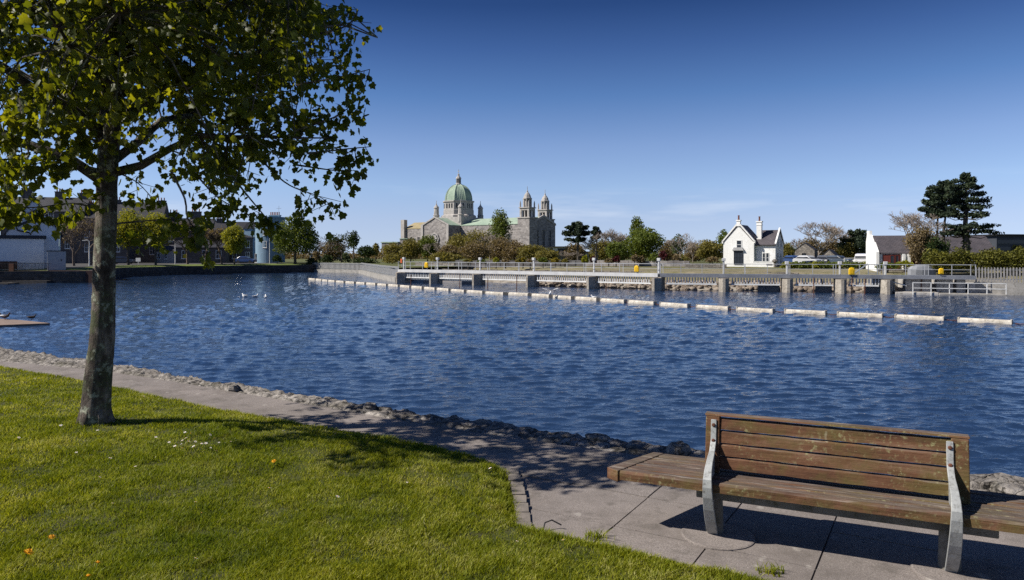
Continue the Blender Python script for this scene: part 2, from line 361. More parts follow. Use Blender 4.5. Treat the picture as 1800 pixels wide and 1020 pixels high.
# kerb stones where the lawn turns the corner
kb = MB(); rs = random.Random(9); y = 4.72
while y < 6.05:
    l = rs.uniform(.13, .2); x = .06+.02*math.sin(y*3)+(max(0, y-5.6)*-.12)
    kb.cbox(x, y+l/2, -.005+rs.uniform(-.006, .006), .1, l-.012, .05, R(rs.uniform(-4, 4))); y += l
tag(kb.build('kerb', pm('kerb_stone', (.22, .19, .165), (.13, .115, .1), 5, .9, .5)), kind='structure')

# ---- river wall: a rough stone coping and its face
def wall_mat():
    b = NB('weathered_limestone'); v = b.n('TexVoronoi', feature='DISTANCE_TO_EDGE'); v.inputs['Scale'].default_value = 4.2
    mp_ = b.n('Mapping'); mp_.inputs['Scale'].default_value = (1, 1.6, 1.2); nz = b.n('TexNoise'); nz.inputs['Scale'].default_value = 3; nz.inputs['Detail'].default_value = 4
    b.l(b.tc.outputs['Object'], nz.inputs[0]); va = b.n('VectorMath', operation='MULTIPLY_ADD'); b.l(nz.outputs['Color'], va.inputs[0]); va.inputs[1].default_value = (.35, .35, .35)
    b.l(b.tc.outputs['Object'], va.inputs[2]); b.l(va.outputs[0], mp_.inputs[0]); b.l(mp_.outputs[0], v.inputs['Vector'])
    f = b.noise(5, 7, .75)
    c = b.ramp(f, [(.3, (.075, .065, .055)), (.5, (.22, .2, .18)), (.72, (.46, .425, .39))])
    c = b.mix(b.ramp(b.noise(2.2, 5, .7), [(.52, 0), (.64, .75)]), c, (.06, .055, .035))
    c = b.mix(b.ramp(v.outputs['Distance'], [(.0, 1), (.05, 0)]), c, (.03, .027, .022))
    sz_ = b.n('SeparateXYZ'); b.l(b.tc.outputs['Object'], sz_.inputs[0]); wl_ = b.n('Math', operation='MULTIPLY_ADD'); b.l(b.noise(3, 4, .6), wl_.inputs[0]); wl_.inputs[1].default_value = .25; b.l(sz_.outputs[2], wl_.inputs[2])
    c = b.mix(b.ramp(wl_.outputs[0], [(.0, 1), (.06, 0)]), c, (.03, .032, .018))
    nm = b.bump(v.outputs['Distance'], .6, .05, b.bump(b.noise(16, 6, .75), .9, .03)); b.bsdf(c, .95, nm); return b.m
M_wall = wall_mat()
def ribbon(o, i, m):
    n = 2600; s = np.linspace(0, 1, n)
    def rs_(l):
        t = np.r_[0, np.cumsum(np.linalg.norm(np.diff(l, axis=0), axis=1))]; return t
    sel = (out_l[:, 0] > -40) & (out_l[:, 0] < 20); o = out_l[sel]; to = rs_(o); to /= to[-1]
    sel = (inn_l[:, 0] > -40) & (inn_l[:, 0] < 20); i = inn_l[sel]; ti = rs_(i); ti /= ti[-1]
    # denser where the camera looks
    dens = 1/np.maximum(2.5, np.hypot(o[:, 0], o[:, 1])); cd = np.r_[0, np.cumsum((dens[1:]+dens[:-1])*np.diff(to))]; cd /= cd[-1]
    s = np.interp(np.linspace(0, 1, n), cd, to)
    O = np.c_[np.interp(s, to, o[:, 0]), np.interp(s, to, o[:, 1])]; I_ = np.c_[np.interp(s, to, np.interp(to, ti, i[:, 0])), np.interp(s, to, np.interp(to, ti, i[:, 1]))]
    return O, I_
O, I_ = ribbon(out_l, inn_l, None); n = len(O); K = 26; V = []
al = np.r_[0, np.cumsum(np.linalg.norm(np.diff(O, axis=0), axis=1))]
for k in range(K+9):
    if k <= K:
        t = k/K; q = I_*(1-t)+O*t
        edge = .22*(vnoise(al*2.1, al*0+3.3, 5)-.5)+.12*(vnoise(al*6, al*0+1.3, 6)-.5)
        nrm = (O-I_)/np.linalg.norm(O-I_, axis=1)[:, None]; q = q+nrm*(edge*t*t)[:, None]
        h = .03*(vnoise(q[:, 0]*3.1, q[:, 1]*4.3, 1)-.45)+.03*(vnoise(q[:, 0]*9, q[:, 1]*11, 2)-.5)+.04*(vnoise(q[:, 0]*21, q[:, 1]*25, 4)-.5)+.03*np.round(2*vnoise(q[:, 0]*1.6, q[:, 1]*2.4, 3))/2
        z = -.035+h*min(1, t*5)+.02*t
    else:
        u = (k-K)/8; q = O+nrm*edge[:, None]+nrm*(.05*(vnoise(al*4, al*0+k*.9, 8)-.3)+.25*u)[:, None]; z = -.02-u*2.4+0*al
    V.append(np.c_[q, z+0*al])
V = np.array(V); m = K+9; idx = np.arange(m*n).reshape(m, n)
fc = np.stack([idx[:-1, :-1], idx[:-1, 1:], idx[1:, 1:], idx[1:, :-1]], -1).reshape(-1, 4)
wl = np_obj('river_wall', V.reshape(-1, 3), fc[:, ::-1], M_wall, smooth=False)
tag(wl, 'rough low wall of weathered limestone along the near water edge', 'stone wall')

# ---- lawn: a low mound that rises out of the path along its edge
LAWN = [(-40, 31), (-20, 18.8), (-12.2, 14.0), (-8.32, 11.6), (-6.2, 10.3), (-3.77, 8.6), (-2.05, 7.55), (-.64, 6.7), (-.16, 6.2), (-.02, 5.85), (.0, 5.3), (.04, 4.86), (.37, 4.6), (.86, 4.31), (1.3, 4.06), (2.2, 3.45), (3.6, 2.5), (3, 1.2), (-2.2, 2.6), (-3.05, 4.25), (-4.6, 5.6), (-40, 25)]
LAWN[-4:] = [(-2.0, 2.0), (-2.75, 3.6), (-3.06, 4.28), (-6.5, 4.6), (-40, 12)]
lp = smooth_line(LAWN[:17], .2); lawn_poly = [tuple(p) for p in lp]+LAWN[17:]
def lawn_z(Q):
    s = poly_sd(Q, lawn_poly)+.05*(vnoise(Q[:, 0]*4+9, Q[:, 1]*4+9, 11)-.5)
    d2 = np.hypot((Q[:, 0]+4.6)/3.2, (Q[:, 1]-7.0)/2.4)
    z = np.clip(s*.6, -.12, .028)+.11*np.exp(-d2*d2*1.1)*np.clip(s*1.2, 0, 1)
    z += np.clip(s*2, 0, 1)*(.045*(vnoise(Q[:, 0]*1.1+5, Q[:, 1]*1.1+7, 12)-.5)+.02*(vnoise(Q[:, 0]*4+5, Q[:, 1]*4+7, 13)-.5))
    return z, s
gx = np.arange(-16, 3.8, .075); gy = np.arange(1.0, 17, .075); X, Y = np.meshgrid(gx, gy); Q = np.c_[X.ravel(), Y.ravel()]
zz, ss = lawn_z(Q); idx = np.arange(len(Q)).reshape(X.shape)
fc = np.stack([idx[:-1, :-1], idx[:-1, 1:], idx[1:, 1:], idx[1:, :-1]], -1).reshape(-1, 4)
fc = fc[(ss[fc] > -.25).any(1)]
used = np.unique(fc); rm = np.full(len(Q), -1); rm[used] = np.arange(len(used))
M_lawn = pm('mown_turf', (.045, .06, .012), (.07, .072, .018), 3, .95, .6, bscale=60, bdist=.03, c3=(.05, .045, .02))
tag(np_obj('lawn', np.c_[Q, zz][used], rm[fc], M_lawn, smooth=True), kind='structure')
# grass blades
def grass_mat():
    b = NB('grass_blades'); g = b.n('NewGeometry')
    f = b.n('Math', operation='MULTIPLY_ADD'); b.l(g.outputs['Random Per Island'], f.inputs[0]); f.inputs[1].default_value = .55
    b.l(b.ramp(b.noise(2.2, 6, .75), [(.36, -.0), (.64, .6)]), f.inputs[2])
    c = b.ramp(f.outputs[0], [(.05, (.055, .078, .005)), (.45, (.18, .205, .012)), (.75, (.33, .33, .03)), (.97, (.55, .51, .2))])
    c = b.mix(b.ramp(b.noise(.55, 4, .6), [(.4, 0), (.62, .55)]), c, (.075, .125, .010))
    c = b.mix(b.ramp(b.noise(3.1, 5, .7), [(.6, 0), (.72, .5)]), c, (.17, .13, .05))
    d = b.n('BsdfPrincipled'); b.l(c, d.inputs['Base Color']); d.inputs['Roughness'].default_value = .5; d.inputs['Specular IOR Level'].default_value = .14
    t = b.n('BsdfTranslucent'); b.l(b.mix(1.0, c, (1.5, 1.45, .6), 'MULTIPLY'), t.inputs[0])
    ms = b.n('MixShader'); ms.inputs[0].default_value = .4; b.l(d.outputs[0], ms.inputs[1]); b.l(t.outputs[0], ms.inputs[2]); b.l(ms.outputs[0], b.out.inputs[0]); return b.m
M_grass = grass_mat()
def blades(Q, Z, hgt, wid, rg, name, mat):
    n = len(Q); a = rg.random(n)*2*np.pi; ln = rg.normal(0, .45, (n, 2))+np.array([.12, -.05]); h = hgt*rg.uniform(.55, 1.25, n)
    wv = rg.uniform(.6, 1.7, n)*wid; dx, dy = np.cos(a)*wv*.5, np.sin(a)*wv*.5; z0 = Z-.01
    base = np.c_[Q, z0]; mid = base+np.c_[ln[:, 0]*h*.35, ln[:, 1]*h*.35, h*.6]; tip = base+np.c_[ln[:, 0]*h*1.0, ln[:, 1]*h*1.0, h]
    s = np.c_[dx, dy, 0*dx]
    V = np.stack([base-s, base+s, mid+s*.8, mid-s*.8, tip], 1).reshape(-1, 3)
    k = np.arange(n)*5
    F3 = np.concatenate([np.c_[k, k+1, k+2], np.c_[k, k+2, k+3], np.c_[k+3, k+2, k+4]])
    return np_obj(name, V, F3, mat)
rg = np.random.default_rng(3)
N = 900000; Yr = 3.2+(13.0-3.2)*rg.random(N)**1.5; Xr = (rg.random(N)*2-1)
Xr = np.where(rg.random(N) < 2, -.745*Yr+(rg.random(N))*(1.1*Yr+.4), Xr); Q = np.c_[Xr, Yr]
s = poly_sd(Q, lawn_poly); tuft = vnoise(Q[:, 0]*5, Q[:, 1]*5, 21)*.6+vnoise(Q[:, 0]*14, Q[:, 1]*14, 22)*.4
dist = np.hypot(Q[:, 0], Q[:, 1])
keep = (s > -.03) & (rg.random(N) < np.clip(.25+tuft*1.1, 0, 1)) & (rg.random(N) < np.clip(7.5/dist, .0, 1))
Q = Q[keep]; tuft = tuft[keep]; z, s = lawn_z(Q); z = np.maximum(z, -.005)
hg = .022+.034*tuft**1.3; hg = np.where(s < .12, hg*1.15, hg)
big = 1+.10*np.maximum(0, np.hypot(Q[:, 0], Q[:, 1])-4.5)
g = blades(Q, z, hg, .0042*big, rg, 'grass', M_grass); tag(g, 'short green mown grass covering the lawn', 'grass', kind='stuff')
print('grass blades', len(Q))
for px, py, lab in ((1045, 946, 'dry yellowish weed tuft in the paving joint left of the bench'), (1352, 1006, 'green weed sprig at the paving edge in front of the bench'), (1008, 955, 'small grass tuft on the paving near the bent wire')):
    p = G(px, py, .0); n = 90; Q = np.c_[p.x+rg.normal(0, .035, n), p.y+rg.normal(0, .03, n)]
    t = blades(Q, np.zeros(n), np.full(n, .055), .006, rg, 'weed_tuft', M_grass); tag(t, lab, 'weed', 'weeds in the paving')

# ---- far ground
BEND = Vector((14.9, 71.4, 0)); BL = Vector((-14.2, 91.8, 0)); BR = Vector((34.4, 66.2, 0)); BE = Vector((41.5, 64.0, 0))
M_bank = pm('rough_bank_grass', (.10, .105, .03), (.14, .12, .05), .25, .95, .6, bscale=3, bdist=.1, c3=(.06, .075, .02))
M_verge = pm('verge_grass', (.10, .14, .025), (.14, .17, .035), .3, .95, .6, bscale=4, bdist=.08, c3=(.06, .085, .015))  # brighter green than the rough bank grass
M_gravel = pm('pale_weir_gravel', (.30, .27, .23), (.2, .18, .15), .4, .95, .7, bscale=5, bdist=.08, c3=(.12, .1, .08))
M_tarmac = pm('tarmac', (.075, .072, .07), (.055, .053, .052), 1, .9, .3)
def offs(o):
    """the barrage line moved o metres away from the camera, run on to the left and right"""
    n1 = Vector((.578, .816, 0)); n2 = Vector((.258, .966, 0)); nb = (n1+n2).normalized()
    return [BL+n1*o, BEND+nb*o, BR+n2*o, BE+n2*o+Vector((1, 0, 0)), Vector((140, 46+o, 0))]
prof = [(1.4, -2.2), (3.4, -1.3), (9, -1.05), (17, -.75), (18, -.3), (26, .0), (36, .1), (60, .12), (75, .1)]
rows = [[Vector((p.x, p.y, z)) for p in offs(o)] for o, z in prof]
for (o, z), r in zip(prof, rows):                # the left bays have open water behind them
    a = offs(o+5.5 if o < 20 else o)[0]; b = offs(o+5 if o < 20 else o); m_ = b[0].lerp(b[1], .42); k_ = offs(o); m2 = k_[0].lerp(k_[1], .52)
    r[:1] = [Vector((a.x, a.y, z)), Vector((m_.x, m_.y, z)), Vector((m2.x, m2.y, z))]
fb = MB()
for r in rows: r.insert(0, Vector((min(-16+(r[0].x+14)*.2, r[0].x), r[0].y+3, r[0].z)))
for a, b_, mi in zip(rows[:-1], rows[1:], (0, 0, 2, 2, 2, 1, 1, 1)):
    for k in range(len(a)-1): fb.add([a[k], a[k+1], b_[k+1], b_[k]], [(0, 1, 2, 3)], mi)
tag(fb.build('weir_bank', [M_gravel, M_bank, pm('stony_bank_grass', (.15, .135, .07), (.22, .19, .125), .3, .95, .7, bscale=4, bdist=.08, c3=(.09, .095, .03))]), kind='structure')
M_far = pm('far_grass', (.075, .09, .025), (.10, .10, .035), .05, .95, .4, bscale=1, bdist=.1)
ff = MB(); z = .06
ff.add([(-16, 96, z), (-30, 140, z), (-42, 151, z), (-49, 152, z), (-60, 175, z), (-800, 175, z), (-4000, 4000, z), (4000, 4000, z), (4000, 40, z), (140, 130, z), (50, 130, z), (10, 140, z)], [(11, 10, 9, 8, 7, 6, 5, 4, 3, 2, 1, 0)])
tag(ff.build('far_ground', M_far), kind='structure')
# left bank
LB = [(-400, 60), (-80, 86), (-54, 90.5), (-58, 99), (-63, 115), (-59.5, 131), (-42, 147), (-40, 152)]
lb = MB(); nn = len(LB)
inner = [(-400, 66), (-84, 92), (-60, 96), (-64, 106), (-68, 122), (-62, 137), (-46, 153), (-44, 158)]
z1 = -.35
lb.add([(x, y, z1) for x, y in LB]+[(x, y, .0) for x, y in inner]+[(-900, 800, .0), (-44, 800, .0)], [(i, i+1, nn+i+1, nn+i) for i in range(nn-1)])
lb.add([(x, y, 0) for x, y in inner]+[(-45, 176, 0), (-900, 176, 0), (-900, 66, 0)], [tuple(range(len(inner)+3))], 1)
tag(lb.build('left_bank', [M_verge, M_tarmac]), kind='structure')
qw = MB()
for (x0, y0), (x1, y1) in zip(LB[:-1], LB[1:]):
    d = Vector((x1-x0, y1-y0, 0)); n_ = Vector((d.y, -d.x, 0)).normalized()
    if n_.y > 0 and abs(d.x) > abs(d.y): n_ = -n_
    a, b_ = Vector((x0, y0, 0))+n_*0.02, Vector((x1, y1, 0))+n_*0.02
    top = z1+.12; th = -n_*.5
    qw.add([a+Vector((0, 0, -3)), b_+Vector((0, 0, -3)), b_+Vector((0, 0, top)), a+Vector((0, 0, top)), a+th+Vector((0, 0, -3)), b_+th+Vector((0, 0, -3)), b_+th+Vector((0, 0, top)), a+th+Vector((0, 0, top))],
           [(0, 1, 2, 3), (3, 2, 6, 7), (4, 7, 6, 5), (0, 3, 7, 4), (1, 5, 6, 2)])
tag(qw.build('quay_wall', M_quay), 'dark stone quay wall under the grass on the left bank', 'quay wall')
#__OBJECTS__
# ================================================================== FOREGROUND TREE
def bark_mat():
    b = NB('mossy_bark'); f = b.noise(6, 7, .72, stretch=(1, 1, .45))
    c = b.ramp(f, [(.36, (.022, .017, .014)), (.5, (.085, .068, .055)), (.64, (.25, .215, .18))])
    c = b.mix(b.ramp(b.noise(4.5, 7, .75), [(.47, 0), (.56, .85)]), c, (.06, .07, .032))
    c = b.mix(b.ramp(b.noise(9, 5, .7), [(.55, 0), (.62, .85)]), c, (.30, .31, .24))
    nm = b.bump(b.noise(30, 6, .75, stretch=(1, 1, .4)), .9, .02, b.bump(b.noise(7, 4, .6, stretch=(1, 1, .5)), .6, .04))
    b.bsdf(c, .95, nm); return b.m
M_mainbark = bark_mat()
def tree_leaf_mat():
    b = NB('lime_tree_leaf'); g = b.n('NewGeometry')
    f = b.n('Math', operation='MULTIPLY_ADD'); b.l(g.outputs['Random Per Island'], f.inputs[0]); f.inputs[1].default_value = .75
    b.l(b.ramp(b.noise(.7, 2, .5), [(.35, 0), (.65, .25)]), f.inputs[2])
    c = b.ramp(f.outputs[0], [(.05, (.035, .05, .008)), (.5, (.06, .08, .010)), (.95, (.10, .115, .014))])
    c = b.mix(b.ramp(b.noise(90, 2, .5), [(.4, 0), (.7, .25)]), c, (.03, .04, .008))
    d = b.n('BsdfPrincipled'); b.l(c, d.inputs['Base Color']); d.inputs['Roughness'].default_value = .5; d.inputs['Specular IOR Level'].default_value = .25
    t = b.n('BsdfTranslucent'); b.l(b.mix(1.0, c, (4.3, 3.5, .7), 'MULTIPLY'), t.inputs[0])
    ms = b.n('MixShader'); ms.inputs[0].default_value = .45; b.l(d.outputs[0], ms.inputs[1]); b.l(t.outputs[0], ms.inputs[2]); b.l(ms.outputs[0], b.out.inputs[0]); return b.m
M_tleaf = tree_leaf_mat()
TD = 7.28
tb = P(168, 745, TD); tb.z -= .05
troot = empty('lime_tree', tb, 0, 'leafy young tree with a mossy trunk leaning on the lawn', 'tree')
rt = random.Random(12)
def tp(px, py, dy=0): return P(px, py, TD+dy)-tb
trunk_pts = [tp(167, 760), tp(168, 735), tp(170, 700), tp(174, 650), tp(180, 590), tp(183, 520), tp(184, 450), tp(186, 380), tp(188, 310), tp(193, 240), tp(200, 150), tp(208, 60), tp(214, -60), tp(222, -180)]
trunk_r = [.148, .13, .118, .108, .102, .098, .097, .1, .108, .095, .078, .06, .04, .015]
tk = MB()
def noisy_tube(mb, pts, rad, n, amp, seed, sub=4):
    P_ = smooth_line([tuple(p) for p in pts], .05) if len(pts) > 2 else np.array([tuple(p) for p in pts])
    tt = np.linspace(0, 1, len(P_)); rr = np.interp(tt, np.linspace(0, 1, len(rad)), rad)
    o = len(mb.v); mb.tube(P_, rr, n)
    rnd = random.Random(seed); k = 0
    for i in range(len(P_)):
        c = Vector(P_[i])
        for j in range(n):
            v = Vector(mb.v[o+i*n+j]); a = j/n*2*math.pi
            s = 1+amp*(math.sin(3*a+i*.13+seed)*.5+math.sin(5*a-i*.21)*.4+rnd.uniform(-.5, .5))
            mb.v[o+i*n+j] = tuple(c+(v-c)*s)
# trunk sampled evenly in height
hs = np.array([p.z for p in trunk_pts])
noisy_tube(tk, trunk_pts, trunk_r, 22, .05, 3)
# the root flare
for a in range(6):
    an = a*1.05+.3; tk.tube([(.085*math.cos(an), .085*math.sin(an), .26), (.12*math.cos(an), .12*math.sin(an), .1), (.18*math.cos(an), .18*math.sin(an), -.03)], [.045, .05, .03], 6)
# limbs: start height on the trunk, azimuth (deg, 0 = right), reach, rise
LIMBS = [(2.55, 185, 2.6, 1.15), (2.65, 8, 2.2, .75), (2.75, 60, 2.2, 1.4), (2.85, -60, 2.2, 1.0), (2.95, 150, 2.2, 1.3), (3.0, 230, 2.3, 1.2), (3.15, 20, 2.7, 1.55), (3.3, 100, 2.2, 1.7), (3.4, -20, 2.6, 1.5),
         (3.6, 200, 2.4, 1.8), (3.7, -85, 2.1, 1.5), (3.9, 45, 2.3, 1.9), (4.1, 170, 2.1, 1.8), (4.2, -5, 2.4, 1.7), (4.4, 280, 1.9, 1.6), (4.5, 120, 1.8, 1.6), (4.7, 25, 1.9, 1.5), (4.9, 220, 1.7, 1.4), (5.1, -40, 1.7, 1.2), (5.3, 80, 1.4, 1.2)]
nodes = []
def trunk_at(h):
    for i in range(len(trunk_pts)-1):
        if hs[i] <= h <= hs[i+1]: return trunk_pts[i].lerp(trunk_pts[i+1], (h-hs[i])/(hs[i+1]-hs[i]))
    return trunk_pts[-1]
for k, (h, az, reach, rise) in enumerate(LIMBS):
    s = trunk_at(h-.05); a = R(az); pts = [s]
    for q in range(1, 8):
        t = q/7; a2 = a+.25*math.sin(k*2.1+q*.9)*t
        pts.append(s+Vector((math.cos(a2)*reach*t, math.sin(a2)*reach*t, rise*(t**.8)-.22*t**3*reach/2))+Vector((rt.uniform(-.05, .05), rt.uniform(-.05, .05), rt.uniform(-.06, .06))))
    r0 = (.06 if 120 < az < 260 else .05) if h < 4 else .045
    tk.tube(pts, [r0*(1-.88*q/7) for q in range(8)], 7); nodes += [(p, q/7) for q, p in enumerate(pts) if q >= 2]
trunk_o = tk.build('trunk', M_mainbark, troot, smooth=True)
for h in np.arange(3.4, hs[-1], .25): nodes.append((trunk_at(h), .5))
npos = np.array([tuple(p) for p, _ in nodes])
# where the crown may reach in the picture plane (right edge and lower edge), as real extents at the trunk's distance
right = [(-300, 470), (-60, 560), (0, 592), (20, 628), (70, 640), (120, 652), (160, 625), (205, 600), (240, 645), (262, 652), (300, 622), (335, 585), (360, 575)]
low = [(-400, 330), (0, 395), (60, 400), (100, 385), (150, 372), (215, 352), (260, 322), (310, 335), (330, 420), (370, 425), (400, 380), (440, 392), (480, 350), (520, 335), (545, 362), (580, 358), (655, 250)]
def xr(py): return np.interp(py, [a for a, _ in right], [b for _, b in right])
def yl(px): return np.interp(px, [a for a, _ in low], [b for _, b in low])
tw = MB(); LV, LFq = [], []
rg = np.random.default_rng(5)
base_leaf = np.array([(0, .06, 0), (.24, -.02, .05), (.5, .16, .08), (.40, .40, .05), (.5, .66, .02), (.22, .74, .02), (0, 1.08, -.1), (-.22, .74, .02), (-.5, .66, .02), (-.40, .40, .05), (-.5, .16, .08), (-.24, -.02, .05), (0, .42, -.08)])
leaf_f = [(i, i+1 if i < 11 else 0, 12) for i in range(12)]
def add_leaves(c, n, spread, size):
    for _ in range(n):
        p = c+Vector(rg.normal(0, 1, 3))*spread; p.z -= abs(rg.normal(0, spread*.5))
        sz = size*rg.uniform(.6, 1.25)
        # leaves hang: tip mostly downward
        t = Vector((rg.normal(0, .55), rg.normal(0, .55), -1+rg.normal(0, .45))).normalized()
        b_ = t.cross(Vector(rg.normal(0, 1, 3))).normalized(); nn_ = b_.cross(t)
        LV.append(np.outer(base_leaf[:, 0], b_)*sz*1.05+np.outer(base_leaf[:, 1], t)*sz+np.outer(base_leaf[:, 2], nn_)*sz*1.3+np.array(p))
C0 = np.array((.4, -.15, 4.25)); RAD = np.array((2.95, 2.3, 2.45))
made = 0; tries = 0; tgt = 640
while made < tgt and tries < 40000:
    tries += 1
    d = rg.normal(0, 1, 3); d /= np.linalg.norm(d); q = C0+d*RAD*rg.random()**.42
    wp = q+np.array(tb); dd = wp[1]; px, py = CX+wp[0]/dd*F, HY-(wp[2]-H)/dd*F
    if q[2] < 1.75 or py > yl(px)-58 or px > xr(py)-55 or q[0] < (-1.7 if q[2] < 3.1 else -2.7): continue
    # thin parts: near the lower left the crown is loose
    loose = .35 if (py > 235 and px < 330) else (.6 if py > 200 else 1)
    if px < 120: loose = min(loose, .5)
    if rg.random() > loose: continue
    i = np.argmin(np.linalg.norm((npos-q)*np.array((1, 1, .8)), axis=1)); s = Vector(npos[i]); e = Vector(q)
    if (e-s).length > 1.5: continue
    mid = s.lerp(e, .5)+Vector((rg.normal(0, .05), rg.normal(0, .05), .12*(e-s).length)); made += 1
    tw.tube([s, mid, e, e+(e-mid).normalized()*.12+Vector((0, 0, -.06))], [.011, .008, .005, .003], 3, False)
    for k in range(4):
        c = mid.lerp(e, rg.random()*.95+.1) if k else e
        sub = c+Vector((rg.normal(0, .11), rg.normal(0, .11), rg.normal(-.05, .08)))
        tw.tube([c, sub], [.004, .0025], 3, False); add_leaves(sub, int(rg.integers(7, 12)), .052, .071)
# sprays at the ends of the lowest boughs and along the right edge
def spray(pts, n, dens, size=.07, sp=.045):
    pp = [Vector(P(x, y, TD+dy))-tb for x, y, dy in pts]; L_ = smooth_line([tuple(p) for p in pp], .06)
    tw.tube(L_, np.linspace(.014, .004, len(L_)), 4, False)
    for _ in range(n):
        i = int(len(L_)*(1-dens)+rg.random()*len(L_)*dens); c = Vector(L_[min(i, len(L_)-1)])
        s2 = c+Vector((rg.normal(0, .10), rg.normal(0, .10), rg.normal(-.05, .07))); tw.tube([c, s2], [.004, .003], 3, False); add_leaves(s2, int(rg.integers(4, 8)), sp, size)
spray([(430, 250, .2), (500, 320, .1), (560, 345, 0), (578, 358, 0)], 10, .35)
spray([(520, 150, 0), (600, 135, 0), (650, 122, 0)], 12, .5)
spray([(560, 60, 0), (610, 45, 0), (630, 18, .1)], 9, .5)
spray([(520, 230, 0), (590, 205, 0), (618, 185, 0)], 12, .6)
spray([(540, 270, 0), (610, 262, 0), (652, 258, 0)], 11, .6)
spray([(520, 290, .3), (590, 300, .2), (628, 300, .2)], 8, .5)
spray([(300, 300, -.3), (325, 350, -.4), (330, 385, -.4), (358, 420, -.4)], 12, .35, .085)
spray([(330, 290, .3), (380, 345, .3), (420, 368, .3)], 10, .6)
spray([(400, 300, .2), (440, 350, .2), (470, 385, .2), (480, 392, .2)], 12, .5)
spray([(188, 395, 0), (260, 388, .2), (330, 385, .2)], 9, .75)
spray([(188, 372, -.2), (130, 358, -.3), (60, 365, -.4), (-20, 360, -.5)], 26, .9, .085)
spray([(180, 300, -.3), (90, 280, -.6), (20, 300, -.8), (-30, 330, -.9)], 30, .8, .085, .07)
spray([(170, 250, -.4), (80, 200, -.9), (0, 210, -1.1)], 22, .8, .085, .06)
spray([(200, 300, .3), (240, 320, .4), (260, 340, .4)], 10, .7)
tw.build('twigs', M_mainbark, trunk_o)
LV = np.array(LV); nL = len(LV); fo = np.array(leaf_f); Fc = (fo[None]+(np.arange(nL)*13)[:, None, None]).reshape(-1, 3)
np_obj('crown', LV.reshape(-1, 3), Fc, M_tleaf, troot)
print('tree clumps', made, 'leaves', nL)

# ================================================================== BENCH
def bench_wood():
    b = NB('weathered_hardwood'); f = b.noise(7, 6, .7, stretch=(.25, 1.6, 1.6))
    c = b.ramp(f, [(.3, (.05, .024, .014)), (.52, (.125, .06, .032)), (.72, (.2, .12, .075))])
    c = b.mix(b.ramp(b.noise(2.6, 6, .7), [(.44, 0), (.6, .7)]), c, (.10, .085, .026))         # moss
    lk = b.mix(1.0, b.ramp(b.noise(38, 4, .7), [(.54, 0), (.64, .85)]), b.ramp(b.noise(3.3, 4, .65), [(.45, 0), (.62, 1)]), 'MULTIPLY'); c = b.mix(lk, c, (.27, .26, .13))           # lichen specks
    c = b.mix(b.ramp(b.noise(5.5, 2, .4), [(.75, 0), (.77, .8)]), c, (.36, .34, .23))         # lichen discs
    g = b.n('NewGeometry'); sp = b.n('SeparateXYZ'); b.l(g.outputs['Normal'], sp.inputs[0])
    top = b.n('Math', operation='MULTIPLY'); b.l(b.ramp(sp.outputs[2], [(.6, 0), (.9, 1)]), top.inputs[0]); b.l(b.ramp(b.noise(9, 5, .7, stretch=(.2, 2, 1)), [(.3, .5), (.7, 1)]), top.inputs[1])
    gr = b.ramp(b.noise(30, 5, .7, stretch=(.12, 1.6, 1)), [(.35, (.06, .047, .04)), (.55, (.125, .10, .086)), (.72, (.34, .30, .26))])
    c = b.mix(top.outputs[0], c, gr)                                             # silvered upper faces
    nm = b.bump(b.noise(45, 5, .7, stretch=(.1, 1.5, 1.5)), .8, .006, b.bump(b.noise(14, 3, .6), .4, .01)); b.bsdf(c, .85, nm, 0, .2); return b.m
M_bwood = bench_wood()
M_arm = pm('dull_cast_metal', (.40, .41, .40), (.27, .28, .28), 9, .6, .5, bscale=60, bdist=.003, metal=.15, c3=(.2, .2, .19), stretch=(1, 1, .4))
M_bconc = pm('mossy_grey_beam', (.20, .185, .16), (.13, .12, .10), 4, .9, .5, c3=(.09, .085, .06))
BR_ = R(-24.5); bench = empty('park_bench', (1.262, 4.5, 0), BR_, 'weathered brown slatted bench with grey metal supports on the paving', 'bench')
seat = MB(); D = .55; np_ = 6; pw = D/np_
for k in range(np_):
    y0, y1 = k*pw+.004, (k+1)*pw-.004; xl0, xl1 = -.60+.19*(y0/D), -.60+.19*(y1/D); xr0, xr1 = 1.93-.19*(y0/D), 1.93-.19*(y1/D)
    z1 = .405; z0 = .345 if k == 0 else .365
    # each board in pieces so its edges wander a little
    rs = random.Random(k); nseg = 26; ring = []
    for i in range(nseg+1):
        t = i/nseg; f_, b2 = xl0+(xr0-xl0)*t, xl1+(xr1-xl1)*t; w_ = lambda s: rs.uniform(-s, s)
        ring.append([(f_, y0+w_(.002), z0), (b2, y1+w_(.002), z0), (b2, y1+w_(.002), z1-.006), (b2, y1-.008, z1+w_(.0015)), (f_, y0+(.016 if k == 0 else .008)+w_(.002), z1+w_(.002)), (f_, y0+w_(.003), z1-(.014 if k == 0 else .006)+w_(.002))])
    vs = [v for r_ in ring for v in r_]; fs = [(i*6+j, (i+1)*6+j, (i+1)*6+(j+1) % 6, i*6+(j+1) % 6) for i in range(nseg) for j in range(6)]+[tuple(range(6)), tuple(nseg*6+j for j in (5, 4, 3, 2, 1, 0))]
    seat.add(vs, [f[::-1] for f in fs])
seat.build('seat', M_bwood, bench)
endb = [(-.61, -.002), (-.70, .05), (-.50, D+.0), (-.42, D)]
for sgn in (0, 1):
    e_ = MB(); pl = [(x if not sgn else 1.33-x, y) for x, y in endb]
    e_.prism(pl if not sgn else pl[::-1], lambda a, b, t: (a, b, t), .33, .407); e_.build('end_board', M_bwood, bench, bevel=.006)
def by(z): return .215+.05*(z-.4)/.38        # the back leans away a little
bk = MB(); sl_h = .0715
